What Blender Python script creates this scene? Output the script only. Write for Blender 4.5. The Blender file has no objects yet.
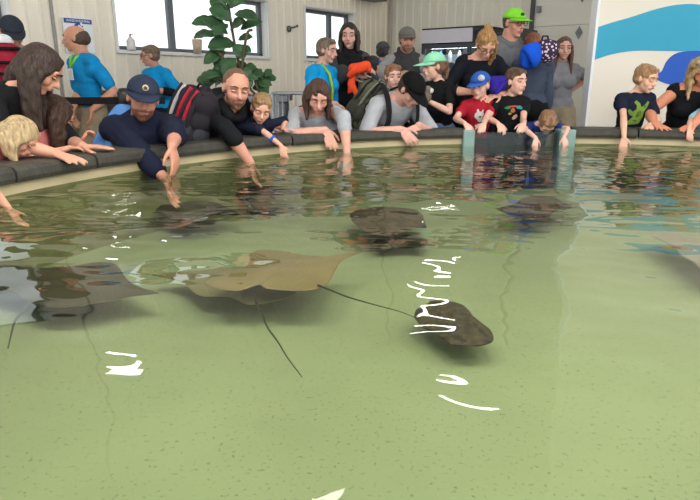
import bpy, bmesh, math, random
import numpy as np
from mathutils import Vector, Matrix, noise
from mathutils.bvhtree import BVHTree
random.seed(4)
rng = np.random.default_rng(7)
scene = bpy.context.scene
col = scene.collection

# ---------------------------------------------------------------- camera
F_PX, PITCH, CAM_Z = 590.0, math.radians(15.9), 1.07
WATER_Z = 0.60
cd = bpy.data.cameras.new('camera'); cam = bpy.data.objects.new('camera', cd); col.objects.link(cam)
cam.location = (0, 0, CAM_Z)
cam.rotation_euler = (math.pi/2 - PITCH, 0, 0)
cd.sensor_width = 36.0; cd.lens = 36.0*F_PX/700.0; cd.clip_start = 0.02; cd.clip_end = 100
scene.camera = cam
# ---------------------------------------------------------------- world, light, exposure
w = bpy.data.worlds.new('sky'); scene.world = w; w.use_nodes = True
bg = w.node_tree.nodes['Background']
bg.inputs[0].default_value = (0.93, 0.97, 1.0, 1); bg.inputs[1].default_value = 1.45
scene.view_settings.view_transform = 'Standard'
try: scene.view_settings.look = 'None'
except Exception: pass
scene.view_settings.gamma = 1.0
scene.view_settings.use_curve_mapping = False
scene.view_settings.exposure = 0.25
LAMP_POWER = 22.0       # emission of the high-bay ceiling lamps

# ---------------------------------------------------------------- geometry helpers
V = Vector
def ray(px, py):
    x = (px-350)/F_PX; y = -(py-250)/F_PX
    return V((x, math.cos(PITCH)+y*math.sin(PITCH), -math.sin(PITCH)+y*math.cos(PITCH)))
def at(px, py, Y):                   # point of the place seen at a pixel, Y metres ahead
    r = ray(px, py); return V((0, 0, CAM_Z)) + r*(Y/r.y)
def atz(px, py, z):                  # point of the place seen at a pixel on the level z
    r = ray(px, py); return V((0, 0, CAM_Z)) + r*((z-CAM_Z)/r.z)
PC = V((1.43, 1.66, 0)); PR = 2.97   # touch pool centre and inner radius
def rim(px, R=PR, z=0.8):            # point of the rim (radius R) in the direction of image column px
    k = (px-350)/F_PX/1.04
    a = 1+k*k; b = -2*(k*PC.x+PC.y); c = PC.x**2+PC.y**2-R*R
    Y = (-b+math.sqrt(b*b-4*a*c))/(2*a)
    return V((k*Y, Y, z))

# ---------------------------------------------------------------- materials
MATS = {}
def mat(name, color, rough=0.6, metal=0.0, var=0.12, scale=30.0, bump=0.0, bscale=None, spec=0.4, emit=None, stretch=None, sheen=0.0):
    if name in MATS: return MATS[name]
    m = bpy.data.materials.new(name); m.use_nodes = True; nt = m.node_tree; b = nt.nodes['Principled BSDF']
    b.inputs['Roughness'].default_value = rough; b.inputs['Metallic'].default_value = metal
    b.inputs['Specular IOR Level'].default_value = spec
    if sheen: b.inputs['Sheen Weight'].default_value = sheen
    c = tuple(color)
    tc = nt.nodes.new('ShaderNodeTexCoord'); src = tc.outputs['Object']
    if stretch:
        mp = nt.nodes.new('ShaderNodeMapping'); mp.inputs['Scale'].default_value = stretch
        nt.links.new(src, mp.inputs['Vector']); src = mp.outputs['Vector']
    nz = nt.nodes.new('ShaderNodeTexNoise'); nz.inputs['Scale'].default_value = scale; nz.inputs['Detail'].default_value = 4
    nt.links.new(src, nz.inputs['Vector'])
    cr = nt.nodes.new('ShaderNodeValToRGB')
    cr.color_ramp.elements[0].position = 0.3; cr.color_ramp.elements[1].position = 0.7
    cr.color_ramp.elements[0].color = tuple(max(0, x*(1-var)) for x in c)+(1,)
    cr.color_ramp.elements[1].color = tuple(min(1, x*(1+var)) for x in c)+(1,)
    nt.links.new(nz.outputs['Fac'], cr.inputs['Fac']); nt.links.new(cr.outputs['Color'], b.inputs['Base Color'])
    if bump:
        n2 = nt.nodes.new('ShaderNodeTexNoise'); n2.inputs['Scale'].default_value = bscale or scale*3
        nt.links.new(src, n2.inputs['Vector'])
        bp = nt.nodes.new('ShaderNodeBump'); bp.inputs['Strength'].default_value = bump; bp.inputs['Distance'].default_value = 0.01
        nt.links.new(n2.outputs['Fac'], bp.inputs['Height']); nt.links.new(bp.outputs['Normal'], b.inputs['Normal'])
    if emit:
        b.inputs['Emission Color'].default_value = tuple(color)+(1,); b.inputs['Emission Strength'].default_value = emit
    MATS[name] = m; return m
def srgb(r, g, b):
    f = lambda v: ((v/255+0.055)/1.055)**2.4 if v/255 > 0.04045 else v/255/12.92
    return (f(r), f(g), f(b))
def cloth(r, g, b): return mat('cloth_%d_%d_%d' % (r, g, b), srgb(r, g, b), 0.85, var=0.12, scale=14, bump=0.25, bscale=220, spec=0.15)
def skin(r=205, g=150, b=125): return mat('skin_%d_%d_%d' % (r, g, b), srgb(r, g, b), 0.5, var=0.07, scale=25, spec=0.3)
def hairm(r, g, b): return mat('hair_%d_%d_%d' % (r, g, b), srgb(r, g, b), 0.5, var=0.45, scale=60, bump=0.8, bscale=90, spec=0.3, stretch=(1.6, 1.6, 0.25))

def thin_glass(name, tint, f0, rough=0.0):
    m = bpy.data.materials.new(name); m.use_nodes = True; nt = m.node_tree; nt.nodes.clear(); o = nt.nodes.new('ShaderNodeOutputMaterial'); mx = nt.nodes.new('ShaderNodeMixShader')
    tr = nt.nodes.new('ShaderNodeBsdfTransparent'); tr.inputs[0].default_value = tuple(tint)+(1,); gs = nt.nodes.new('ShaderNodeBsdfGlossy'); gs.inputs['Roughness'].default_value = rough
    lw = nt.nodes.new('ShaderNodeLayerWeight'); lw.inputs[0].default_value = 0.5
    p = nt.nodes.new('ShaderNodeMath'); p.operation = 'POWER'; p.inputs[1].default_value = 5.0; q = nt.nodes.new('ShaderNodeMath'); q.operation = 'MULTIPLY_ADD'; q.inputs[1].default_value = 1-f0; q.inputs[2].default_value = f0
    nt.links.new(lw.outputs['Facing'], p.inputs[0]); nt.links.new(p.outputs[0], q.inputs[0]); nt.links.new(q.outputs[0], mx.inputs[0])
    nt.links.new(tr.outputs[0], mx.inputs[1]); nt.links.new(gs.outputs[0], mx.inputs[2]); nt.links.new(mx.outputs[0], o.inputs[0]); return m

# ---------------------------------------------------------------- mesh helpers
def link(name, me, m=None, parent=None, smooth=True):
    o = bpy.data.objects.new(name, me); col.objects.link(o)
    if m is not None:
        for x in (m if isinstance(m, (list, tuple)) else [m]): me.materials.append(x)
    if smooth: me.polygons.foreach_set('use_smooth', [True]*len(me.polygons))
    if parent is not None:
        o.parent = parent; o.matrix_parent_inverse = Matrix.Translation(-parent.location) if parent.rotation_euler.z == 0 else (Matrix.Translation(parent.location) @ parent.rotation_euler.to_matrix().to_4x4()).inverted()
    return o
def pydata(name, vs, fs, m=None, parent=None, smooth=False, mi=None):
    me = bpy.data.meshes.new(name); me.from_pydata([tuple(v) for v in vs], [], fs); me.update()
    if mi is not None: me.polygons.foreach_set('material_index', mi)
    return link(name, me, m, parent, smooth)
def tag(o, label=None, cat=None, group=None, kind=None):
    if label: o['label'] = label
    if cat: o['category'] = cat
    if group: o['group'] = group
    if kind: o['kind'] = kind
    return o
def empty(name, loc, label, cat, group=None, rz=0):
    o = bpy.data.objects.new(name, None); col.objects.link(o); o.location = loc; o.rotation_euler = (0, 0, rz); o.empty_display_size = 0.1
    return tag(o, label, cat, group)
class MB:
    def __init__(s): s.v = []; s.f = []
    def add(s, vs, fs):
        n = len(s.v); s.v += [V(v) for v in vs]; s.f += [tuple(n+i for i in f) for f in fs]; return s
    def box(s, c, size, R=None):
        c = V(c); h = V(size)/2; vs = []
        for x in (-1, 1):
            for y in (-1, 1):
                for z in (-1, 1):
                    d = V((x*h.x, y*h.y, z*h.z)); vs.append(c+(R @ d if R else d))
        return s.add(vs, [(0, 1, 3, 2), (4, 6, 7, 5), (0, 4, 5, 1), (2, 3, 7, 6), (0, 2, 6, 4), (1, 5, 7, 3)])
    def tube(s, pts, rad, n=8, flat=None):
        pts = [V(p) for p in pts]; k = len(pts)
        rads = rad if isinstance(rad, (list, tuple)) else [rad]*k
        vs = []; fs = []; prev = None
        for i, p in enumerate(pts):
            d = (pts[min(i+1, k-1)]-pts[max(i-1, 0)]).normalized()
            if prev is None:
                a = d.cross(V((0, 0, 1)));
                if a.length < 0.05: a = d.cross(V((1, 0, 0)))
            else: a = prev - d*prev.dot(d)
            a.normalize(); prev = a; b = d.cross(a)
            for j in range(n):
                t = 2*math.pi*j/n
                q = a*math.cos(t)*rads[i]+b*math.sin(t)*rads[i]*(flat or 1)
                vs.append(p+q)
        for i in range(k-1):
            for j in range(n): fs.append((i*n+j, i*n+(j+1) % n, (i+1)*n+(j+1) % n, (i+1)*n+j))
        fs.append(tuple(reversed(range(n)))); fs.append(tuple((k-1)*n+j for j in range(n)))
        return s.add(vs, fs)
    def ell(s, c, M, r, seg=20, rings=12):
        c = V(c); vs = []; fs = []
        for i in range(rings+1):
            th = math.pi*i/rings
            for j in range(seg):
                ph = 2*math.pi*j/seg
                d = V((math.sin(th)*math.cos(ph)*r[0], math.sin(th)*math.sin(ph)*r[1], math.cos(th)*r[2])); vs.append(c+(M @ d if M else d))
        for i in range(rings):
            for j in range(seg): fs.append((i*seg+j, (i+1)*seg+j, (i+1)*seg+(j+1) % seg, i*seg+(j+1) % seg))
        return s.add(vs, fs)
    def lathe(s, prof, c=(0, 0, 0), n=24, a0=0.0, a1=2*math.pi, closed=False):
        full = abs(a1-a0-2*math.pi) < 1e-6; m = n if full else n+1; c = V(c); vs = []; fs = []; k = len(prof)
        for i in range(m):
            a = a0+(a1-a0)*i/n
            for r, z in prof: vs.append(c+V((r*math.cos(a), r*math.sin(a), z)))
        for i in range(n):
            for j in range(k if closed else k-1): fs.append((i*k+j, ((i+1) % m)*k+j, ((i+1) % m)*k+(j+1) % k, i*k+(j+1) % k))
        if closed and not full: fs += [tuple(range(k)), tuple((m-1)*k+j for j in reversed(range(k)))]
        return s.add(vs, fs)
    def prism(s, poly, z0, z1, M=None):       # poly in local xy, extruded along local z
        n = len(poly); f = (lambda v: M @ V(v)) if M else V
        return s.add([f((x, y, z0)) for x, y in poly]+[f((x, y, z1)) for x, y in poly],
                     [tuple(reversed(range(n))), tuple(range(n, 2*n))]+[(i, (i+1) % n, n+(i+1) % n, n+i) for i in range(n)])
    def build(s, name, m, parent=None, smooth=False, bevel=0, clean=True):
        me = bpy.data.meshes.new(name); me.from_pydata([tuple(v) for v in s.v], [], s.f); me.update()
        if clean:
            bm = bmesh.new(); bm.from_mesh(me); bmesh.ops.remove_doubles(bm, verts=bm.verts, dist=1e-5)
            bmesh.ops.recalc_face_normals(bm, faces=bm.faces); bm.to_mesh(me); bm.free()
        o = link(name, me, m, parent, smooth)
        if bevel:
            b = o.modifiers.new('bevel', 'BEVEL'); b.width = bevel; b.segments = 2; b.limit_method = 'ANGLE'
        return o

def remeshed(prims, voxel, smooth_it=2, post=None):
    """union of closed primitives -> one continuous surface (numpy arrays verts, quads)"""
    mb = MB()
    for p in prims:
        if p[0] == 'e': mb.ell(p[1], p[2], p[3], 16, 10)
        else:
            a, b, ra, rb = p[1:]
            d = (b-a); L = d.length
            if L < 1e-6: continue
            d = d/L; pts = []; rr = []
            for t in (-90, -60, -30, 0): pts.append(a+d*ra*math.sin(math.radians(t))); rr.append(max(1e-4, ra*math.cos(math.radians(t))))
            for t in (0, 30, 60, 90): pts.append(b+d*rb*math.sin(math.radians(t))); rr.append(max(1e-4, rb*math.cos(math.radians(t))))
            # own ring builder (pts may step back a little)
            x = d.cross(V((0, 0, 1)));
            if x.length < 0.05: x = d.cross(V((1, 0, 0)))
            x.normalize(); y = d.cross(x); n = 12; vs = []; fs = []
            for q, r in zip(pts, rr):
                for j in range(n): vs.append(q+x*r*math.cos(2*math.pi*j/n)+y*r*math.sin(2*math.pi*j/n))
            for i in range(len(pts)-1):
                for j in range(n): fs.append((i*n+j, i*n+(j+1) % n, (i+1)*n+(j+1) % n, (i+1)*n+j))
            fs.append(tuple(reversed(range(n)))); fs.append(tuple((len(pts)-1)*n+j for j in range(n)))
            mb.add(vs, fs)
    me = bpy.data.meshes.new('tmp'); me.from_pydata([tuple(v) for v in mb.v], [], mb.f); me.update()
    o = bpy.data.objects.new('tmp', me); col.objects.link(o)
    r = o.modifiers.new('r', 'REMESH'); r.mode = 'VOXEL'; r.voxel_size = voxel
    if smooth_it:
        sm = o.modifiers.new('s', 'SMOOTH'); sm.factor = 0.5; sm.iterations = smooth_it
    dg = bpy.context.evaluated_depsgraph_get(); dg.update()
    ev = o.evaluated_get(dg); out = bpy.data.meshes.new_from_object(ev)
    bpy.data.objects.remove(o); bpy.data.meshes.remove(me)
    return out
def coords(me):
    a = np.empty(len(me.vertices)*3, np.float32); me.vertices.foreach_get('co', a); return a.reshape(-1, 3)
def setco(me, a): me.vertices.foreach_set('co', a.astype(np.float32).ravel()); me.update()
def wrinkle(me, amp, freq, seed=0):
    a = coords(me).astype(np.float64); r = np.random.default_rng(seed)
    n = np.empty(len(me.vertices)*3, np.float32); me.vertices.foreach_get('normal', n); n = n.reshape(-1, 3)
    h = 0
    for i in range(5):
        k = r.normal(size=3); k /= np.linalg.norm(k); h = h+np.sin(a @ (k*freq*(0.6+0.35*i))+r.uniform(0, 6)+1.5*np.sin(a @ (r.normal(size=3)*freq*0.4)))
    a = a+n*(h*amp/3)[:, None]; setco(me, a)
# ================================================================ SETTING
BEIGE = mat('ribbed_wall_paint', srgb(238, 228, 212), 0.55, var=0.03, scale=3)
GREYW = mat('grey_wall_paint', srgb(226, 221, 208), 0.55, var=0.03, scale=3)
C0 = V((0.70, 11.0, 0)); DL = V((0.604, 0.797, 0)); DR = V((0.797, -0.604, 0))   # corner, direction of left wall, of back wall
WALL_H = 5.2
def wall_t(px):      # distance from the corner along the left wall for an image column
    k = (px-350)/F_PX/1.04; return (C0.x-k*C0.y)/(DL.x-k*DL.y)
def ribbed(mb, base, d, nrm, s0, s1, z0, z1, pitch=0.15, dep=0.014):
    """vertical ribs on the sheet between s0 and s1 along d"""
    s = math.floor(s0/pitch)*pitch; pr = []
    while s < s1+pitch:
        for ds, h in ((0, 0), (0.10, 0), (0.112, 1), (0.138, 1)): pr.append((s+ds, h*dep))
        s += pitch
    pr = [(s0, 0)]+[(a, h) for a, h in pr if s0 < a < s1]+[(s1, 0)]
    vs = []; 
    for a, h in pr:
        p = base+d*a+nrm*h; vs += [V((p.x, p.y, z0)), V((p.x, p.y, z1))]
    mb.add(vs, [(2*i, 2*i+2, 2*i+3, 2*i+1) for i in range(len(pr)-1)])
# left wall with three windows
NL = V((0.797, -0.604, 0))     # inward normal of left wall
W1 = (wall_t(269), wall_t(121)); W2 = (wall_t(353), wall_t(305.5)); W0 = (wall_t(17.5), wall_t(17.5)+0.62)
ZS, ZT = 1.40, 2.12
print('window spans', W0, W1, W2)
mb = MB(); LB = C0.copy(); dneg = -DL
def lw(s0, s1, z0, z1): ribbed(mb, LB, dneg, NL, s0, s1, z0, z1)
lw(0, W2[0], 0, WALL_H); lw(W2[1], W1[0], 0, WALL_H); lw(W1[1], W0[0], 0, WALL_H); lw(W0[1], 11.5, 0, WALL_H)
WIN = {}
for wn in (W0, W1, W2):
    # the head height of each window comes from its own opening
    lw(wn[0], wn[1], 0, ZS); lw(wn[0], wn[1], ZT if wn is not W0 else 2.4, WALL_H)
tag(mb.build('wall_left', BEIGE, clean=True), kind='structure')
mb = MB(); ribbed(mb, C0, DR, V((-0.604, -0.797, 0)), 0, 2.55, 0, WALL_H, pitch=0.16)
tag(mb.build('wall_back', GREYW), kind='structure')
FR = mat('window_frame_dark', srgb(92, 98, 104), 0.4, var=0.05); WHT = mat('white_trim', srgb(225, 224, 220), 0.5, var=0.03)
GL = thin_glass('window_glass', (.97, .99, .98), .04, .02)
RL = Matrix(((DL.x, NL.x, 0), (DL.y, NL.y, 0), (0, 0, 1)))    # local x along wall, y out of wall
def window(n, span, zt, mull):
    s0, s1 = span; zs = ZS
    c = LB+dneg*((s0+s1)/2); wd = s1-s0
    e = bpy.data.objects.new('window_%d' % n, None); col.objects.link(e); e.location = (c.x, c.y, zs); e['kind'] = 'structure'
    def bx(mb, s, z, ws, hz, dep, out): # centre at s along wall
        p = LB+dneg*s+NL*out; mb.box((p.x, p.y, z), (ws, dep, hz), RL)
    m = MB()
    bx(m, (s0+s1)/2, zs-0.014, wd+0.05, 0.03, 0.06, 0.015); bx(m, (s0+s1)/2, zt+0.012, wd+0.04, 0.025, 0.04, 0.01)
    bx(m, s0-0.01, (zs+zt)/2, 0.025, zt-zs+0.02, 0.04, 0.01); bx(m, s1+0.01, (zs+zt)/2, 0.025, zt-zs+0.02, 0.04, 0.01)
    # reveal lining
    bx(m, s0+0.004, (zs+zt)/2, 0.012, zt-zs, 0.14, -0.07); bx(m, s1-0.004, (zs+zt)/2, 0.012, zt-zs, 0.14, -0.07)
    bx(m, (s0+s1)/2, zs+0.004, wd, 0.012, 0.14, -0.07); bx(m, (s0+s1)/2, zt-0.004, wd, 0.012, 0.14, -0.07)
    m.build('window_trim', WHT, e)
    m = MB(); t = 0.055
    bx(m, s0+t/2+0.01, (zs+zt)/2, t, zt-zs-0.03, 0.05, -0.12); bx(m, s1-t/2-0.01, (zs+zt)/2, t, zt-zs-0.03, 0.05, -0.12)
    bx(m, (s0+s1)/2, zs+0.035, wd-0.03, 0.04, 0.05, -0.12); bx(m, (s0+s1)/2, zt-0.035, wd-0.03, 0.045, 0.05, -0.12)
    for s in mull: bx(m, s, (zs+zt)/2, 0.075, zt-zs-0.03, 0.055, -0.12)
    m.build('window_frame', FR, e)
    m = MB(); bx(m, (s0+s1)/2, (zs+zt)/2, wd-0.05, zt-zs-0.05, 0.006, -0.13); m.build('window_pane', GL, e)
window(1, W1, ZT, [wall_t(181), wall_t(229)]); window(2, W2, ZT, [wall_t(335)]); window(3, W0, 2.4, [])
# dark seam strip on the left wall
m = MB(); p = LB+dneg*wall_t(60)+NL*0.016; m.box((p.x, p.y, WALL_H/2), (0.03, 0.01, WALL_H), RL)
tag(m.build('trim_1', mat('seam', srgb(150, 148, 142), 0.5)), kind='structure')
p = C0+V((-0.03, -0.03, 0))
m = MB(); m.box((C0.x+0.003, C0.y-0.04, WALL_H/2), (0.05, 0.05, WALL_H)); tag(m.build('trim_2', mat('corner_trim', srgb(172, 166, 152), 0.5)), kind='structure')

# sectional door beyond the ribbed wall
RB = Matrix(((DR.x, 0.604, 0), (DR.y, 0.797, 0), (0, 0, 1)))      # local y points away from the room
DOORM = mat('sectional_door_paint', srgb(224, 221, 212), 0.45, var=0.02, scale=2)
d0, d1 = 2.55, 4.3
e = bpy.data.objects.new('door_1', None); col.objects.link(e); q = C0+DR*((d0+d1)/2); e.location = (q.x, q.y, 0); e['kind'] = 'structure'
m = MB(); z = 0.0; q = C0+DR*((d0+d1)/2); m.box((q.x+0.02, q.y+0.03, 2.35), (d1-d0, 0.03, 4.7), RB)
while z < 4.6:
    m.box((q.x, q.y, z+0.31), (d1-d0, 0.05, 0.616), RB); z += 0.62
m.build('door_panel', DOORM, e, bevel=0.004)
m = MB(); q = C0+DR*(d0+0.02)+V((-0.604, -0.797, 0))*0.06; m.box((q.x, q.y, 2.4), (0.05, 0.06, 4.8), RB)
m.build('door_track', mat('track_black', srgb(72, 72, 74), 0.4, var=0.1), e)
HG = mat('hinge_steel', srgb(120, 122, 124), 0.4, metal=0.6, var=0.1)
for s, z in ((3.27, 2.24), (3.27, 1.75), (3.27, 1.2)):
    q = C0+DR*s+V((-0.604, -0.797, 0))*0.035; m = MB()
    m.prism([(-0.05, 0), (0, 0.09), (0.05, 0), (0, -0.09)], -0.01, 0.01, Matrix.Translation(q+V((0, 0, z))) @ (RB.to_4x4() @ Matrix.Rotation(math.pi/2, 4, 'X')))
    m.box((q.x, q.y, z), (0.03, 0.06, 0.05), RB); m.build('hinge', HG, e)
for s, z in ((2.66, 2.95), (2.66, 2.1)):
    q = C0+DR*s+V((-0.604, -0.797, 0))*0.05; m = MB(); m.box((q.x, q.y, z), (0.06, 0.06, 0.09), RB); m.build('roller', HG, e)
m = MB(); q = C0+DR*((d0+d1)/2); m.box((q.x, q.y, 4.92), (d1-d0+0.2, 0.08, 0.56), RB); tag(m.build('trim_3', GREYW), kind='structure')

# white jamb post and doorway light strip next to the mural wall
MY = 5.75
def mx_at(px, Y=MY): return at(px, 82, Y).x
xl = mx_at(592)
m = MB(); m.box((xl+2.0, MY+0.06, WALL_H/2), (4.0, 0.12, WALL_H)); tag(m.build('wall_right', mat('mural_wall_paint', srgb(236, 226, 212), 0.6, var=0.02, scale=2)), kind='structure')
m = MB(); m.box((xl-0.012, MY+0.07, WALL_H/2), (0.025, 0.15, WALL_H)); tag(m.build('trim_4', mat('white_corner', srgb(238, 240, 244), 0.4, var=0.01)), kind='structure')
# mural: painted bands, thin raised vinyl on the wall
def spline(P, n=14):
    out = []; P = [P[0]]+list(P)+[P[-1]]
    for i in range(1, len(P)-2):
        for k in range(n):
            t = k/n; a, b, c, d = [np.array(P[i+j-1], float) for j in range(4)]
            out.append(0.5*((2*b)+(-a+c)*t+(2*a-5*b+4*c-d)*t*t+(-a+3*b-3*c+d)*t**3))
    out.append(np.array(P[-2], float)); return out
def mural(name, pix, color, label, off=0.004):
    poly = []
    for x, y in pix:
        q = at(x, y, MY-off); poly.append((max(q.x, xl), q.z))
    n = len(poly); m = MB()
    m.add([V((x, MY-off, z)) for x, z in poly]+[V((x, MY-0.001, z)) for x, z in poly], [tuple(range(n))]+[(i, (i+1) % n, n+(i+1) % n, n+i) for i in range(n)])
    o = m.build(name, color); bm = bmesh.new(); bm.from_mesh(o.data); bmesh.ops.triangulate(bm, faces=bm.faces); bm.to_mesh(o.data); bm.free()
    return tag(o, label, 'mural')
top = spline([(592, 29), (612, 22.5), (630, 17.4), (658, 8.6), (680, 4.4), (700, 4.6), (730, 10), (780, 22)])
bot = spline([(780, 70), (730, 57), (700, 52), (666, 51), (633, 51), (610, 54.8), (592, 61)])
mural('wave_mural', top+bot, mat('teal_mural', srgb(52, 163, 196), 0.5, var=0.03, scale=3), 'wide teal wave band painted across the white wall')
whale = spline([(641, 65), (646, 64), (649, 67), (652, 72), (661, 72), (667, 61), (676, 53.5), (690, 51), (706, 52), (722, 60), (728, 74), (715, 84), (690, 88), (668, 84), (656, 79), (650, 74), (646, 71), (641, 69), (641, 65)], 6)[:-1]
mural('whale_mural', whale, mat('royal_mural', srgb(28, 88, 190), 0.5, var=0.03, scale=3), 'royal blue whale silhouette painted below the teal wave', 0.006)

# floor, ceiling
m = MB(); m.add([V((-9, -4, 0)), V((9, -4, 0)), V((9, 14, 0)), V((-9, 14, 0))], [(0, 1, 2, 3)])
tag(m.build('floor', mat('concrete_floor', srgb(158, 156, 150), 0.4, var=0.12, scale=2.5, bump=0.05)), kind='structure')
m = MB(); m.prism([(-6.3, 1.75), (-6.3, -4), (7.0, -4), (7.0, 6.2), (C0.x+0.06, C0.y+0.1)], WALL_H, WALL_H+0.15); tag(m.build('ceiling', mat('ceiling_white', srgb(206, 206, 198), 0.7, var=0.04, scale=1.0)), kind='structure')
# high-bay lamps, the first ones hung where the water mirrors them, the rest added
LM = mat('lamp_glow', (1.0, 0.97, 0.9), 0.5, var=0.0, emit=LAMP_POWER); LH = mat('lamp_housing', srgb(190, 190, 190), 0.4, metal=0.5)
LZ = 3.25
def mirror(px, py):
    r = ray(px, py); p = V((0, 0, CAM_Z))+r*((WATER_Z-CAM_Z)/r.z); r = V((r.x, r.y, -r.z)); return p+r*((LZ-WATER_Z)/r.z)
def lamp(A, B, wd, label='bright high-bay lamp over the pool, mirrored in the water or added as fill'):
    q = (A+B)/2; d = (B-A); L = d.length; d.normalize(); n = V((-d.y, d.x, 0)); R_ = m3_(d, n)
    e = empty('ceiling_lamp', (q.x, q.y, LZ), label, 'lamp', 'high-bay ceiling lamps over the pool')
    m = MB(); m.box((q.x, q.y, LZ+0.05), (L+0.05, wd+0.05, 0.09), R_); m.build('housing', LH, e)
    m = MB(); m.box((q.x, q.y, LZ-0.003), (L, wd, 0.012), R_); m.build('diffuser', LM, e)
    m = MB(); m.tube([(q.x, q.y, LZ+0.09), (q.x, q.y, WALL_H)], 0.01, 6); m.build('hanger', LH, e)
def m3_(a, n): return Matrix(((a.x, n.x, 0), (a.y, n.y, 0), (0, 0, 1)))
for (x0, y0, x1, y1, wd) in ((110, 369, 139, 372, .10), (447, 389, 497, 414, .09), (320, 500, 342, 503, .10), (424, 290, 452, 292, .10), (412, 308, 450, 316, .08), (254, 279, 284, 287, .12)):
    lamp(mirror(x0, y0), mirror(x1, y1), wd)
for x, y in ((0.5, 1.2), (-1.2, 1.4), (2.4, 1.8), (1.0, -0.8), (3.4, 0.2)):  # unseen wide lamps added overhead to brighten the pool
    lamp(V((x-.5, y, LZ)), V((x+.5, y, LZ)), .7)

# ================================================================ TOUCH POOL
pool = empty('touch_pool', (PC.x, PC.y, 0), 'large round touch pool with cream wall and dark segmented rim', 'pool')
CREAM = mat('pool_gelcoat', srgb(188, 172, 138), 0.35, var=0.08, scale=6)
SAND = mat('pool_bottom', srgb(124, 131, 98), 0.8, var=0.07, scale=2.2, bump=0.15, bscale=40)
nt = SAND.node_tree; b = nt.nodes['Principled BSDF']; cr_old = b.inputs['Base Color'].links[0].from_socket
n3 = nt.nodes.new('ShaderNodeTexNoise'); n3.inputs['Scale'].default_value = 85; n3.inputs['Detail'].default_value = 3
r3 = nt.nodes.new('ShaderNodeValToRGB'); r3.color_ramp.elements[0].position = 0.27; r3.color_ramp.elements[0].color = (.55, .55, .5, 1); r3.color_ramp.elements[1].position = 0.40; r3.color_ramp.elements[1].color = (1, 1, 1, 1)
mm = nt.nodes.new('ShaderNodeMix'); mm.data_type = 'RGBA'; mm.blend_type = 'MULTIPLY'; mm.inputs[0].default_value = 1
tc = [n for n in nt.nodes if n.type == 'TEX_COORD'][0]; nt.links.new(tc.outputs['Object'], n3.inputs['Vector'])
nt.links.new(n3.outputs['Fac'], r3.inputs['Fac']); nt.links.new(cr_old, mm.inputs[6]); nt.links.new(r3.outputs['Color'], mm.inputs[7]); nt.links.new(mm.outputs[2], b.inputs['Base Color'])
pl, pr_ = rim(466), rim(578)
aR = math.atan2(pr_.y-PC.y, pr_.x-PC.x); aL = math.atan2(pl.y-PC.y, pl.x-PC.x)      # gap for the clear window
A_START = aL; A_END = aR+2*math.pi
FZ = 0.26
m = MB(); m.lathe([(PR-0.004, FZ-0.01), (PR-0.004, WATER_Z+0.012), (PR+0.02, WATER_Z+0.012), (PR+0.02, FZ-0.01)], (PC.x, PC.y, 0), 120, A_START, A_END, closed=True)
m.build('underwater_wall_shade', mat('painted_wall_shade', srgb(104, 104, 66), 0.6, var=0.25, scale=9), pool)  # murky shade and dark rim reflections painted into the wall below water
m = MB(); m.lathe([(PR+0.005, FZ-0.02), (PR, WATER_Z+0.05), (PR+0.01, WATER_Z+0.068), (PR+0.24, WATER_Z+0.068), (PR+0.24, 0.0), (PR+0.19, 0.0), (PR+0.19, FZ-0.02)], (PC.x, PC.y, 0), 120, A_START, A_END, closed=True)
m.build('pool_wall', CREAM, pool, smooth=False)
m = MB(); m.lathe([(0.001, FZ), (1.0, FZ), (2.0, FZ), (PR+0.02, FZ), (PR+0.02, FZ-0.1), (0.001, FZ-0.1)], (PC.x, PC.y, 0), 96); m.build('pool_bottom', SAND, pool)
# dark segmented coping blocks
COP = mat('dark_coping', srgb(62, 60, 54), 0.55, var=0.25, scale=22, bump=0.35, bscale=60)
seg = 0.155; na = int((A_END-A_START)/seg); zc = WATER_Z+0.062
prof = [(PR-0.028, 0.0), (PR-0.036, 0.02), (PR-0.034, 0.048), (PR-0.018, 0.064), (PR+0.02, 0.068), (PR+0.22, 0.066), (PR+0.262, 0.05), (PR+0.265, 0.0)]
for i in range(na):
    a0 = A_START+(A_END-A_START)*i/na; a1 = A_START+(A_END-A_START)*(i+1)/na
    if 3.75 < (a0 % (2*math.pi)) < 6.0: continue
    m = MB(); m.lathe([(r, zc+z+0.0012*math.sin(i*2.7)) for r, z in prof], (PC.x, PC.y, 0), 6, a0+0.0022, a1-0.0022, closed=True)
    m.build('coping_block', COP, pool, smooth=False)
# acrylic viewing section with its end posts
ACR = thin_glass('acrylic', (.60, .70, .72), .06, .2)
ac = empty('viewing_window', ((pl.x+pr_.x)/2, (pl.y+pr_.y)/2, 0.30), 'clear acrylic window set in a gap of the pool rim below the children', 'window')
dv = (pr_-pl).normalized(); nv = V((-dv.y, dv.x, 0)); AM = Matrix(((dv.x, nv.x, 0), (dv.y, nv.y, 0), (0, 0, 1))); Lg = (pr_-pl).length; mid = (pl+pr_)/2
m = MB(); m.box((mid.x, mid.y, 0.45), (Lg-0.07, 0.03, 0.50), AM); m.build('acrylic_pane', ACR, ac)
m = MB(); m.box((mid.x, mid.y, 0.11), (Lg, 0.08, 0.22), AM); m.build('sill', CREAM, ac)
TEAL = mat('teal_post', srgb(128, 154, 150), 0.35, var=0.06, scale=8)
for q, wd in ((pl+dv*0.035, 0.09), (pr_-dv*0.05, 0.12)):
    m = MB(); m.box((q.x, q.y+0.03, 0.36), (wd, 0.15, 0.72), AM); m.build('post', TEAL, ac, bevel=0.012)

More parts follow.
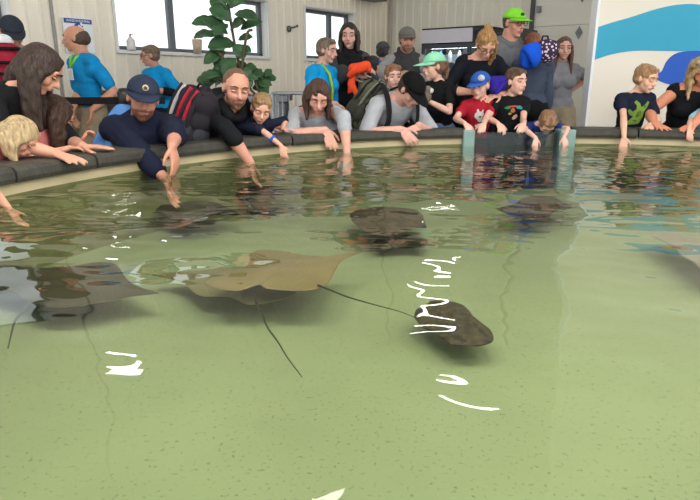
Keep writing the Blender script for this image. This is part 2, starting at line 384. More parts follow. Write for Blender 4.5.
# water
WT = thin_glass('pool_water', (.90, .95, .86), .021)
st = 0.0115; xs = np.arange(-1.56, 4.42, st); ys = np.arange(-0.15, 4.66, st)
X, Y = np.meshgrid(xs, ys); hz = np.zeros_like(X); r2 = np.random.default_rng(11)
for i in range(46):
    lam = 0.07*(0.85/0.07)**(i/45.0); th = r2.uniform(0, math.pi*2) if i % 3 else math.pi/2+r2.normal()*0.5
    k = 2*math.pi/lam; wob = 0.6*np.sin(X*r2.uniform(.5, 2.5)+Y*r2.uniform(.5, 2.5)+r2.uniform(0, 6))
    env = 0.6+0.4*np.sin(X*r2.uniform(-2, 2)+Y*r2.uniform(-2, 2)+r2.uniform(0, 6))
    a = 0.00028*(lam/0.2)**1.35*(1.0 if lam > 0.16 else 0.8)
    hz += a*env*np.sin(k*(X*math.cos(th)+Y*math.sin(th))+r2.uniform(0, 6)+wob)
Rr = np.hypot(X-PC.x, Y-PC.y); dist = np.hypot(X, Y)
amp = 0.42+1.15*np.clip((dist-0.9)/1.8, 0, 1)
amp += 1.9*np.exp(-(((X+0.95)/0.45)**2+((Y-2.45)/0.6)**2))+0.9*np.exp(-(((X+0.5)/0.5)**2+((Y-2.0)/0.5)**2))
q = atz(188, 216, WATER_Z); q2 = atz(70, 205, WATER_Z)
amp += 1.6*np.exp(-(((X-q.x)/0.22)**2+((Y-q.y)/0.42)**2))+1.2*np.exp(-(((X-q2.x)/0.3)**2+((Y-q2.y)/0.25)**2))
hz *= amp
fine = np.zeros_like(X)
for i in range(22):
    lam = r2.uniform(0.05, 0.11); th = math.pi/2+r2.normal()*0.7; k = 2*math.pi/lam
    fine += 0.00030*(lam/0.08)*np.sin(k*(X*math.cos(th)+Y*math.sin(th))+r2.uniform(0, 6)+1.2*np.sin(X*r2.uniform(3, 9)+Y*r2.uniform(3, 9)))
hz += fine*(0.10+0.25*np.clip((dist-1.4)/1.5, 0, 1)+1.3*np.exp(-(((X-q.x)/0.20)**2+((Y-q.y)/0.45)**2))+1.5*np.exp(-(((X-q2.x)/0.3)**2+((Y-q2.y)/0.22)**2)))
# rings where hands break the surface
for (hx, hy) in ((12, 212), (165, 178), (252, 163), (285, 158), (345, 152), (630, 147)):
    q = atz(hx, hy, WATER_Z); d = np.hypot(X-q.x, Y-q.y); hz += 0.0011*np.sin(d*95)*np.exp(-d/0.16)
ny, nx = X.shape; keep = Rr < PR+0.004; idx = -np.ones(X.shape, int); idx[keep] = np.arange(keep.sum())
vs = np.c_[X[keep], Y[keep], WATER_Z+hz[keep]]
q = np.stack([idx[:-1, :-1], idx[:-1, 1:], idx[1:, 1:], idx[1:, :-1]], -1).reshape(-1, 4); q = q[(q >= 0).all(1)]
me = bpy.data.meshes.new('pool_water'); me.from_pydata(vs.tolist(), [], q.tolist()); me.update()
wo = link('pool_water', me, WT, None, True); tag(wo, 'clear greenish rippled water filling the round touch pool', 'water', kind='stuff')

# ================================================================ RAYS
def flat_animal(name, pix, z, thick, m, label, cat, group=None, tail=None, ctr=None, droop=0.0, tailr=0.006, bumps=0):
    """fish of flat build lying level at z: outline on the level plane, domed back, thin fins"""
    z -= 0.1
    P = spline(list(pix)+[pix[0]], 5)[:-1]
    P = [atz(x, y, z) for x, y in P]; n = len(P)
    c = atz(ctr[0], ctr[1], z) if ctr else sum(P, V())/n
    e = empty(name, (c.x, c.y, z), label, cat, group)
    rings = [(1.0, 0.0), (0.985, 0.10), (0.93, 0.2), (0.83, 0.36), (0.70, 0.55), (0.55, 0.75), (0.38, 0.92), (0.2, 1.0)]
    vs = []; fs = []
    for side in (1, -0.45):
        base = len(vs)
        for k, (s, h) in enumerate(rings):
            for p in P:
                q = c+(p-c)*s; zz = z+side*thick*h
                if bumps: zz += side*h*bumps*noise.noise(V((q.x*22, q.y*22, 1)))
                rr = (p-c).length*s; zz += droop*(rr*rr)
                vs.append(V((q.x, q.y, zz)))
        vs.append(V((c.x, c.y, z+side*thick)))
        for k in range(len(rings)-1):
            for i in range(n):
                f = (base+k*n+i, base+k*n+(i+1) % n, base+(k+1)*n+(i+1) % n, base+(k+1)*n+i); fs.append(f if side > 0 else f[::-1])
        k = len(rings)-1
        for i in range(n):
            f = (base+k*n+i, base+k*n+(i+1) % n, len(vs)-1); fs.append(f if side > 0 else f[::-1])
    mb = MB(); mb.add(vs, fs); mb.build('body', m, e, smooth=True)
    if tail:
        T = spline(tail, 8); k = len(T); pts = []
        for i, (x, y) in enumerate(T):
            p = atz(x, y, z+0.01); pts.append(p)
        mb = MB(); mb.tube(pts, [tailr*(1-0.75*i/(k-1)) for i in range(k)], 8); mb.build('tail', TAILM, e, smooth=True)
    return e
TAILM = mat('ray_tail', srgb(40, 40, 28), 0.5)
BR = mat('cownose_back', srgb(112, 96, 62), 0.45, var=0.12, scale=9); BR2 = mat('cownose_olive', srgb(104, 98, 64), 0.45, var=0.15, scale=8)
DK = mat('dark_ray_back', srgb(50, 46, 28), 0.45, var=0.2, scale=10)
MOT = mat('mottled_skate', srgb(54, 46, 28), 0.7, var=0.9, scale=26, bump=0.6, bscale=30)
MOT2 = mat('mottled_brown_skate', srgb(66, 52, 36), 0.7, var=0.9, scale=26, bump=0.6, bscale=30)
GRY = mat('grey_ray', srgb(128, 118, 104), 0.5, var=0.12, scale=18)
flat_animal('cownose_ray', [(363, 251.5), (342, 261), (333, 275), (324, 287), (300, 291), (268, 289), (258, 285), (238, 291), (214, 288), (205, 283), (222, 275), (243, 268), (250, 262), (250, 254), (262, 250), (285, 252), (308, 256), (335, 256)], 0.50, 0.022, BR, 'tan cownose ray with one pointed wing tip raised toward the right', 'ray', tail=[(318, 285), (330, 290), (348, 297), (372, 304), (398, 311), (414, 317)], ctr=(290, 270), tailr=0.004)
flat_animal('cownose_ray', [(151, 275), (175, 280), (186, 286), (200, 296), (228, 297), (250, 305), (280, 300), (296, 292), (270, 276), (240, 268), (222, 267), (210, 270), (180, 272)], 0.43, 0.02, BR2, 'olive brown cownose ray gliding partly beneath the tan one', 'ray', tail=[(255, 300), (262, 314), (268, 328), (278, 342), (287, 357), (302, 377)], ctr=(228, 283), tailr=0.0045)
flat_animal('cownose_ray', [(159, 293.5), (135, 285), (125, 277), (117, 265), (104, 262), (92, 263), (62, 267), (30, 268), (8, 265), (-25, 268), (-60, 276), (-20, 286), (12, 292), (30, 303), (60, 308), (100, 303), (130, 297)], 0.45, 0.022, DK, 'large dark ray at the left edge with a short curved black tail', 'ray', tail=[(30, 303), (24, 310), (15, 321), (11, 335), (8, 348)], ctr=(60, 285), tailr=0.006)
flat_animal('cownose_ray', [(134, 207), (158, 211), (172, 219), (196, 221), (222, 213), (242, 215), (226, 207), (212, 202), (184, 202), (172, 206), (150, 206)], 0.48, 0.03, DK, 'dark ray under the glittering ripples near the man in the navy cap', 'ray', ctr=(190, 211))
flat_animal('cownose_ray', [(234, 188), (250, 187), (276, 186.5), (296, 190), (316, 191), (296, 194), (272, 196), (262, 201), (248, 197), (238, 193)], 0.50, 0.03, DK, 'small dark ray below the man in the black hoodie', 'ray', ctr=(262, 192))
flat_animal('skate', [(350, 214), (358, 210), (378, 207.5), (402, 208), (420, 212), (424, 220), (426, 228), (414, 227), (404, 232), (384, 236), (366, 232), (358, 226), (352, 221)], 0.47, 0.035, MOT2, 'mottled brown skate resting in the middle of the pool', 'skate', ctr=(388, 220), bumps=0.004)
flat_animal('skate', [(370, 243), (378, 239), (396, 240), (410, 236), (424, 238), (428, 243), (422, 248), (404, 247), (390, 248), (376, 249)], 0.41, 0.03, MOT, 'smaller dark olive skate just below the mottled brown skate', 'skate', ctr=(400, 243), bumps=0.004)
flat_animal('skate', [(414, 317), (416, 310), (425, 306), (432, 301), (448, 301.5), (462, 305), (470, 312), (476, 322), (488, 328), (493, 335), (492, 342), (480, 346), (466, 346), (452, 345), (442, 339), (434, 332), (422, 327)], 0.43, 0.035, mat('black_brown_skate', srgb(50, 40, 22), 0.7, var=0.95, scale=48, bump=1.0, bscale=36), 'blackish bumpy skate with two lobes nearest to the camera', 'skate', ctr=(452, 325), bumps=0.024)
flat_animal('skate', [(496, 209), (510, 208), (520, 200), (534, 196), (552, 197), (564, 203), (572, 208), (556, 211), (544, 219), (528, 217), (508, 214)], 0.47, 0.03, MOT2, 'brown skate with small dark fins below the acrylic window', 'skate', ctr=(538, 207), bumps=0.003)
flat_animal('skate', [(618, 174), (634, 172), (650, 175), (664, 178), (660, 184), (640, 184), (624, 180)], 0.50, 0.025, MOT, 'dark little skate below the boy in the frog shirt', 'skate', ctr=(642, 178))
flat_animal('grey_ray', [(650, 236), (656, 231), (672, 232), (690, 236), (712, 238), (740, 245), (750, 262), (730, 275), (706, 272), (692, 262), (680, 255), (672, 246)], 0.46, 0.03, GRY, 'pale grey ray cut by the right edge of the picture', 'ray', ctr=(708, 252))
flat_animal('skate', [(20, 203), (40, 196), (70, 194), (92, 197), (104, 204), (80, 210), (50, 213), (28, 210)], 0.50, 0.03, DK, 'dark ray close to the left pool wall under choppy water', 'ray', ctr=(62, 203))
# ================================================================ PEOPLE
SK = skin()
EYE_W = mat('eye_white', srgb(196, 186, 178), 0.3, var=0.0); IRIS = mat('iris', srgb(52, 40, 32), 0.2, var=0.0)
def norm(v): return V(v).normalized()
def ik(S, T, l1, l2, pole):
    d = T-S; L = d.length; mx = (l1+l2)*0.995
    sc = 1.0
    if L > mx: sc = L/mx
    a1, a2 = l1*sc, l2*sc; L = min(L, (a1+a2)*0.999); L = max(L, abs(a1-a2)+1e-3)
    n = d.normalized(); c = (a1*a1+L*L-a2*a2)/(2*a1*L); c = max(-1, min(1, c))
    p = V(pole)-n*V(pole).dot(n)
    if p.length < 1e-4: p = V((0, 0, -1))-n*n.z*-1
    p.normalize()
    return S+n*(a1*c)+p*(a1*math.sqrt(max(0, 1-c*c))), S+n*L, sc
def hand_prims(w, d, n, side, s, curl=0.35, spread=0.10):
    """w wrist, d direction of the fingers, n palm normal (out of the palm), side: +1 thumb towards x, s size of the hand"""
    d = norm(d); n = V(n); n = (n-d*n.dot(d)).normalized(); x = d.cross(n)*side    # towards the thumb
    pr = []; k = s/0.18
    for i, (off, L) in enumerate(((0.030, 0.073), (0.010, 0.082), (-0.011, 0.076), (-0.031, 0.060))):
        base = w+x*off*0.35*k; kn = w+d*0.088*k*(1-0.06*i*(i > 1))+x*off*k
        pr.append(('c', base, kn, 0.014*k, 0.0115*k))
        a = spread*(off/0.03); dd = (d*math.cos(a)+x*math.sin(a)).normalized(); p = kn; ang = 0
        for j, fr in enumerate((0.44, 0.31, 0.25)):
            ang += curl*(0.8+0.12*i)*(0.8 if j == 0 else 1.0)
            q = p+(dd*math.cos(ang)+n*math.sin(ang))*L*k*fr
            pr.append(('c', p, q, (0.0092-0.0006*j)*k+0.0009, (0.0088-0.0008*j)*k+0.0009)); p = q
    pr.append(('e', w+d*0.045*k, Matrix((x, n, d)).transposed(), (0.036*k, 0.014*k, 0.052*k)))
    t0 = w+d*0.02*k+x*0.022*k; t1 = t0+(x*0.72+d*0.62+n*0.25).normalized()*0.042*k; t2 = t1+(x*0.42+d*0.85+n*0.3).normalized()*0.032*k; t3 = t2+(x*0.15+d*0.95+n*0.3).normalized()*0.024*k
    pr += [('c', t0, t1, 0.0145*k, 0.0115*k), ('c', t1, t2, 0.0108*k, 0.010*k), ('c', t2, t3, 0.0098*k, 0.008*k)]
    return pr
def frame(yaw, pitch=0, roll=0):
    """yaw 0 looks at the camera (-y), positive turns toward +x; pitch positive looks down; roll positive tips the head toward +x"""
    y = math.radians(yaw); p = math.radians(pitch); f = V((math.sin(y), -math.cos(y), 0)); u = V((0, 0, 1)); r = f.cross(u)
    f2 = f*math.cos(p)-u*math.sin(p); u2 = u*math.cos(p)+f*math.sin(p)
    R = Matrix.Rotation(math.radians(roll), 3, -f2); return f2, R @ u2, R @ r
def m3(r, f, u): return Matrix((r, f, u)).transposed()
def person(label, head, face, H=1.75, sex='m', body=(0, 20), top=None, pants=None, hands=None, sleeve=0.5, hair=None, hairc=(70, 50, 35),
           sk=None, hh=None, bulk=1.0, vox=0.007, neck=0.0, poles=None, look='open', group=None, side=0.0, twist=0.0, feet=None, beard=None, topname='shirt', glasses=False, neckline=0.0, long_top=0.0, kneel=False, category='person'):
    child = H < 1.45
    hh = hh or (0.132*H if not child else 0.155*H+0.012)
    hh *= 1.0
    sk = sk or SK
    c = at(*head); fh, uh, rh = frame(*face)
    by, lean = body; fb, ub0, rb = frame(by, lean, side)          # spine direction (leaning) = ub0
    ub = ub0
    nk = (0.24 if child else 0.27)
    P0 = c-uh*(0.30*hh)-fh*(0.10*hh)
    N = P0-(uh*0.45+ub*0.55).normalized()*(nk+neck)*hh-fb*0.10*hh
    TL = 0.295*H; Pv = N-ub*TL
    if kneel: pass
    # keep the hips between kneeling and standing height
    leg = 0.475*H
    sp_mid = N-ub*TL*0.5+(-fb)*0.02*H*(lean > 25)
    fz = fb.copy(); fz.z = 0; fz.normalize()
    if Pv.z > leg*1.01:
        print('TALL', label[:30], 'pelvis', round(Pv.z, 2), 'leg', round(leg, 2)); 
    elif Pv.z < 0.16: print('LOW', label[:30], round(Pv.z, 2))
    sw = (0.095 if sex == 'm' else 0.084)*H*(0.95 if child else 1); hw = 0.052*H
    prims = []; topp = []; pantp = []
    def MM(f, u, r): return m3(r, f, u)
    Mb = MM(fb, ub, rb); off = 0.008+0.002*(not child)
    def torso(o, L):
        g = bulk
        L += [('e', N-ub*0.10*H, Mb, (0.088*H*g+o, 0.062*H*g+o, 0.115*H+o)), ('e', sp_mid-ub*0.02*H, Mb, (0.078*H*g+o, 0.058*H*g*(1.1 if bulk > 1.05 else 1)+o, 0.10*H+o)),
              ('e', Pv+ub*0.03*H, Mb, ((0.085 if sex == 'm' else 0.092)*H*g+o, 0.064*H*g+o, 0.085*H+o))]
        for sgn in (1, -1):
            S = N+rb*sgn*sw-ub*0.045*H
            L += [('c', N-ub*0.035*H, S, 0.036*H*g+o, 0.034*H*g+o), ('c', N-ub*0.10*H+rb*sgn*0.03*H, S-ub*0.03*H, 0.045*H*g+o, 0.035*H*g+o)]
            if sex == 'f' and not child: L.append(('e', N-ub*0.115*H+rb*sgn*0.042*H+fb*0.045*H, Mb, (0.038*H*g+o, 0.036*H*g+o, 0.040*H+o)))
    torso(0, prims)
    torso(off, topp)
    # neck, trapezius
    nr = (0.034 if sex == 'm' else 0.028)*H*(1 if not child else 0.95)*min(bulk, 1.12)
    prims += [('c', P0+uh*0.05*hh, N-ub*0.02*H, nr, nr*1.12)]
    for sgn in (1, -1): prims.append(('c', N+ub*0.012*H, N+rb*sgn*sw*0.7-ub*0.035*H, nr*0.8, 0.022*H))
    # head
    Mh = MM(fh, uh, rh)
    def hp(x, y, z): return c+(rh*x+fh*y+uh*z)*hh
    jw = 0.25 if sex == 'm' else 0.225
    if child: jw = 0.255
    prims += [('e', hp(0, -0.03, 0.13), Mh, (0.335*hh, 0.43*hh, 0.37*hh)), ('e', hp(0, 0.08, -0.17), Mh, (jw*hh, 0.29*hh, 0.30*hh)), ('e', hp(0, 0.25, -0.39), Mh, (0.105*hh, 0.10*hh, 0.09*hh)),
              ('e', hp(0.15, 0.21, -0.10), Mh, (0.13*hh, 0.13*hh, 0.15*hh)), ('e', hp(-0.15, 0.21, -0.10), Mh, (0.13*hh, 0.13*hh, 0.15*hh)),
              ('c', hp(0, 0.37, 0.06), hp(0, 0.47 if not child else 0.43, -0.11), 0.035*hh, 0.06*hh), ('c', hp(-0.05, 0.40, -0.125), hp(0.05, 0.40, -0.125), 0.045*hh, 0.045*hh),
              ('c', hp(-0.18, 0.31, 0.11), hp(0.18, 0.31, 0.11), 0.07*hh, 0.07*hh),
              ('c', hp(-0.07, 0.36, -0.25), hp(0.07, 0.36, -0.25), 0.055*hh, 0.055*hh)]
    for sgn in (1, -1): prims += [('e', hp(0.335*sgn, -0.02, -0.01), Mh, (0.035*hh+0.002, 0.07*hh, 0.12*hh))]
    # arms
    ua, fa = 0.172*H, 0.150*H; hs = (0.105 if not child else 0.10)*H
    arm = {}
    for key, sgn in (('R', 1), ('L', -1)):
        S = N+rb*sgn*sw-ub*0.045*H
        h = (hands or {}).get(key, {}); 
        T = h.get('p')
        if T is None: T = S+V((0, 0, -1))*(ua+fa)*0.96+fb*0.10*H*0.5+rb*sgn*0.03; T.z = max(T.z, 0.3)
        pole = h.get('pole', (rb*sgn*0.5-fb*0.8+V((0, 0, -0.5)))); pole = V(pole)
        E, W, sc = ik(S, V(T), ua, fa, pole)
        if sc > 1.08: print('STRETCH', label[:34], key, round(sc, 2))
        d = norm(h['d']) if 'd' in h else (W-E).normalized()
        n = V(h['n']) if 'n' in h else (-rb*sgn+fb*0.2)
        g = bulk
        A0 = 1.0 if not child else 0.86
        prims += [('c', S, E, 0.0275*H*g*A0, 0.0215*H*g*A0), ('c', E, E+(W-E)*0.35, 0.022*H*g*A0, 0.0235*H*g*A0), ('c', E+(W-E)*0.35, W, 0.0235*H*g*A0, 0.0155*H*A0)]
        # side of the thumb: for d x n ; medial palm hanging hand has thumb forward
        ref = h.get('thumb'); x = d.cross((n-d*n.dot(d)).normalized()); ref = V(ref) if ref is not None else fb*0.6-rb*sgn
        prims += hand_prims(W, d, n, 1 if x.dot(ref) > 0 else -1, hs, h.get('curl', 0.3), h.get('spread', 0.12))
        arm[key] = (S, E, W)
        sl = h.get('sleeve', sleeve)
        if sl > 0:
            t = min(sl, 1.0); e1 = S+(E-S)*t
            topp.append(('c', S, e1, 0.0295*H*g*A0+off, (0.0285-0.005*t)*H*g*A0+off+(0.006 if sl < 1 else 0)))
            if sl > 1:
                t = sl-1; topp += [('c', E, E+(W-E)*min(t, .35), 0.0235*H*g+off, 0.0245*H*g+off)]
                if t > .35: topp.append(('c', E+(W-E)*.35, E+(W-E)*t, 0.0245*H*g+off, (0.0235-0.007*(t-.35)/.65)*H*g+off))
    # legs; people at the rim stand back from it and lean over
    foot = []
    out = V((Pv.x-PC.x, Pv.y-PC.y, 0)); Rp = out.length; out.normalize(); back = V()
    if Rp < 4.1 and Pv.z < leg:
        dd = math.sqrt(max(0, (leg*0.97)**2-(Pv.z-0.07)**2)); back = out*dd
        if Rp < 3.35: back += out*(3.35-Rp)*0.5
    for sgn in (1, -1):
        hip = Pv+rb*sgn*hw; ft = V((hip.x, hip.y, 0))+back+rb*sgn*0.02
        if feet: ft = ft+V((feet[0], feet[1], 0))
        ank = V((ft.x, ft.y, 0.075)); 
        l1, l2 = 0.245*H, 0.236*H
        Lg = (hip-ank).length
        K, A, sc = ik(hip, ank, l1, l2, fz+rb*sgn*0.15)
        if sc > 1.12: print('LEGSTRETCH', label[:34], round(sc, 2))
        prims += [('c', hip, K, 0.052*H*bulk, 0.033*H), ('c', K, K+(A-K)*.35, 0.033*H, 0.034*H), ('c', K+(A-K)*.35, A, 0.034*H, 0.021*H), ('c', A, A+fz*0.07*H+V((0, 0, -0.04)), 0.022*H, 0.018*H)]
        o = 0.012
        pantp += [('c', hip, K, 0.054*H*bulk+o, 0.036*H+o), ('c', K, A+V((0, 0, 0.02)), 0.036*H+o, 0.028*H+o)]
        foot.append((A, fz))
    pantp += [('e', Pv+ub*0.01*H, Mb, (0.088*H*bulk+0.013, 0.068*H*bulk+0.013, 0.075*H+0.01))]
    if long_top: topp += [('e', Pv-ub*long_top*H, Mb, (0.088*H*bulk+0.022, 0.07*H*bulk+0.022, 0.08*H))]
    me = remeshed(prims, vox if not child else min(vox, 0.006), 2)
    a = coords(me).astype(np.float64)
    for sgn in (1, -1):      # eye sockets
        q = np.array(hp(0.155*sgn, 0.36, 0.03)); d = np.linalg.norm(a-q, axis=1); wgt = np.exp(-(d/(0.085*hh))**2); a -= np.outer(wgt, np.array(fh))*0.045*hh
    setco(me, a)
    e = empty('person', (Pv.x, Pv.y, 0), label, category, group)
    body_o = link('body', me, sk, e)
    # face details
    for sgn in (1, -1):
        q = hp(0.155*sgn, 0.325, 0.025); mb = MB(); R_ = m3(rh, -uh, fh)  # local z towards fh
        mb.ell(q, R_, (0.060*hh, 0.036*hh, 0.055*hh), 14, 12)
        eo = mb.build('eye', [EYE_W, IRIS, sk], e, smooth=True, clean=False)
        idx = []
        for p in eo.data.polygons:
            v = (p.center-q); v = V((v.dot(rh)/(0.060*hh), v.dot(uh)/(0.036*hh), v.dot(fh)/(0.055*hh))).normalized()
            lid = (v.y > 0.55) if look == 'open' else (v.y > -0.15)
            idx.append(2 if lid or v.y < -0.6 else (1 if abs(v.x) < 0.5 or look != 'open' else 0))
        eo.data.polygons.foreach_set('material_index', idx)
        mb = MB(); mb.tube([hp(sgn*0.06, 0.405, 0.125), hp(sgn*0.14, 0.40, 0.155), hp(sgn*0.24, 0.33, 0.125)], [0.015*hh, 0.02*hh, 0.012*hh], 6)
        mb.build('eyebrow', hairm(*[int(v*0.8) for v in hairc]), e, smooth=True)
    mb = MB(); mb.tube([hp(-0.115, 0.375, -0.245), hp(-0.05, 0.412, -0.238), hp(0, 0.416, -0.243), hp(0.05, 0.412, -0.238), hp(0.115, 0.375, -0.245)], [0.006*hh, 0.022*hh, 0.024*hh, 0.022*hh, 0.006*hh], 8)
    mb.build('lips', mat('lips', srgb(178, 108, 98), 0.5, var=0.03), e, smooth=True)
    if beard:
        pr = [('e', hp(0, 0.10, -0.22), Mh, (jw*hh+0.004, 0.29*hh+0.004, 0.28*hh)), ('e', hp(0, 0.25, -0.40), Mh, (0.12*hh, 0.12*hh, 0.10*hh))]
        bo = remeshed(pr, 0.006, 1); bm = bmesh.new(); bm.from_mesh(bo)
        bmesh.ops.delete(bm, geom=[v for v in bm.verts if (v.co-c).dot(uh) > (-0.17)*hh and abs((v.co-c).dot(rh)) < 0.17*hh or (v.co-c).dot(uh) > -0.05*hh], context='VERTS'); bm.to_mesh(bo); bm.free()
        link('beard', bo, hairm(*beard), e)
        mb = MB(); mb.tube([hp(-0.12, 0.36, -0.22), hp(0, 0.425, -0.185), hp(0.12, 0.36, -0.22)], [0.02*hh, 0.035*hh, 0.02*hh], 8, 0.8); mb.build('moustache', hairm(*beard), e, smooth=True)
    if glasses:
        mb = MB()
        for sgn in (1, -1):
            mb.tube([hp(sgn*0.155+0.10*math.cos(t), 0.43, 0.02+0.085*math.sin(t)) for t in [i*math.pi/6 for i in range(13)]], 0.012*hh, 5)
            mb.tube([hp(sgn*0.25, 0.42, 0.03), hp(sgn*0.35, 0.05, 0.04)], 0.012*hh, 5)
        mb.tube([hp(-0.055, 0.44, 0.03), hp(0.055, 0.44, 0.03)], 0.012*hh, 5); mb.build('glasses', mat('glasses_frame', srgb(60, 45, 40), 0.3), e)
    # hair
    hm = hairm(*hairc); HP = []
    if hair in ('short', 'buzz', 'long', 'bob', 'pony', 'curly', 'bun', 'bald'):
        t = {'short': 1.0, 'buzz': 0.3, 'bald': 0.25}.get(hair, 1.2)*0.035*hh
        k = 0 if hair != 'bald' else 0.14
        HP = [('e', hp(0, -0.085-k*0.6, 0.17-k), Mh, (0.335*hh+t, 0.42*hh+t, 0.345*hh+t*(1 if hair != 'bald' else -1))), ('e', hp(0, -0.16, -0.02), Mh, (0.325*hh+t, 0.31*hh+t, 0.30*hh))]
        if hair in ('short',):
            HP += [('c', hp(-0.22, 0.20, 0.36), hp(0.16, 0.24, 0.38), 0.09*hh, 0.10*hh)]
            for i in range(10):
                q = hp(random.uniform(-.26, .26), random.uniform(-.3, .2), 0.44); HP.append(('c', q, q+(uh*0.5+rh*random.uniform(-.6, .6)+fh*random.uniform(-.3, .8))*0.10*hh, 0.06*hh, 0.03*hh))
        if hair == 'buzz': HP = HP[:1]+[('e', hp(0, -0.14, 0.0), Mh, (0.33*hh, 0.31*hh, 0.26*hh))]
        dn = V((0, 0, -1))
        if hair in ('long', 'bob', 'curly'):
            Ls = {'long': 1.15, 'bob': 0.42, 'curly': 0.7}[hair]*hh
            for sgn in (1, -1):
                for yy, wd in ((0.10, 0.10), (-0.06, 0.13), (-0.24, 0.14)):
                    a0 = hp(sgn*0.30, yy, 0.12); b0 = hp(sgn*0.36, yy, -0.25); c0 = b0+(dn*0.8-ub*0.2).normalized()*Ls*random.uniform(.85, 1.0)+fb*0.02
                    HP += [('c', a0, b0, wd*hh, wd*hh*0.95), ('c', b0, c0, wd*hh*0.95, wd*hh*0.5)]
            a0 = hp(0, -0.36, 0.1); b0 = hp(0, -0.38, -0.35); HP += [('c', a0, b0, 0.2*hh, 0.2*hh), ('c', b0, b0-ub*Ls*0.9, 0.2*hh, 0.12*hh)]
            for sgn in (1, -1): HP += [('c', hp(0.03*sgn, 0.25, 0.40), hp(sgn*0.31, 0.16, 0.05), 0.07*hh, 0.09*hh)]
            if hair == 'curly':
                for i in range(46):
                    th = random.uniform(0, 6.28); q = hp(0.40*math.cos(th), -0.08+0.36*math.sin(th), random.uniform(-0.55, 0.45))
                    if (q-c).dot(fh) > 0.18*hh and (q-c).dot(uh) < 0.22*hh: continue
                    HP.append(('e', q, Mh, (0.10*hh, 0.10*hh, 0.12*hh)))
        if hair in ('pony', 'bun'):
            HP += [('c', hp(-0.2, 0.2, 0.38), hp(0.2, 0.2, 0.38), 0.07*hh, 0.07*hh)]
            if hair == 'pony': b0 = hp(0, -0.45, 0.1); HP += [('c', hp(0, -0.40, 0.2), b0-fh*0.1*hh, 0.09*hh, 0.10*hh), ('c', b0-fh*0.1*hh, b0-fh*0.12*hh+dn*1.0*hh, 0.12*hh, 0.05*hh)]
            else: HP += [('e', hp(0.0, -0.30, 0.52), Mh, (0.17*hh, 0.16*hh, 0.14*hh))]
    if HP:
        ho = remeshed(HP, 0.007, 2); wrinkle(ho, (0.0028 if hair != 'curly' else 0.005) if hair != 'buzz' else 0.0008, 75, seed=len(label))
        if hair == 'bald':
            bm = bmesh.new(); bm.from_mesh(ho); bmesh.ops.delete(bm, geom=[v for v in bm.verts if (v.co-c).dot(uh) > 0.30*hh], context='VERTS'); bm.to_mesh(ho); bm.free()
        link('hair', ho, hm, e)
    # clothes
    to = None
    if top:
        to = remeshed(topp, 0.0075, 2); wrinkle(to, 0.006, 19, seed=len(label)+3)
        bm = bmesh.new(); bm.from_mesh(to); bmesh.ops.delete(bm, geom=[v for v in bm.verts if (v.co-N).dot(ub) > (0.022-neckline)*H and abs((v.co-N).dot(rb)) < 0.05*H+0.7*neckline*H and (v.co-N).dot(fb) > -0.045*H and (v.co-N).length < 0.11*H+neckline*H], context='VERTS'); bm.to_mesh(to); bm.free()
        to = link(topname, to, top, e)
    if pants:
        po = remeshed(pantp, 0.011, 1); wrinkle(po, 0.003, 18, seed=len(label)); link('trousers', po, pants, e)
    for A, d in foot:
        s = 0.15*H; r = d.cross(V((0, 0, 1))); M_ = m3(r, d, V((0, 0, 1)))
        mb = MB(); mb.ell(V((A.x, A.y, 0.05))+d*s*0.38, M_, (s*0.30, s*0.85, 0.046), 16, 10)
        so = mb.build('shoe', SHOE, e, smooth=True)
        for v in so.data.vertices: v.co.z = max(v.co.z, 0.006)
    J = dict(e=e, c=c, hh=hh, fh=fh, uh=uh, rh=rh, N=N, P=Pv, fb=fb, ub=ub, rb=rb, H=H, arm=arm, hp=hp, top=to, Mh=Mh, body=body_o, sw=sw, bulk=bulk)
    return J
SHOE = mat('dark_shoe', srgb(48, 46, 46), 0.6)
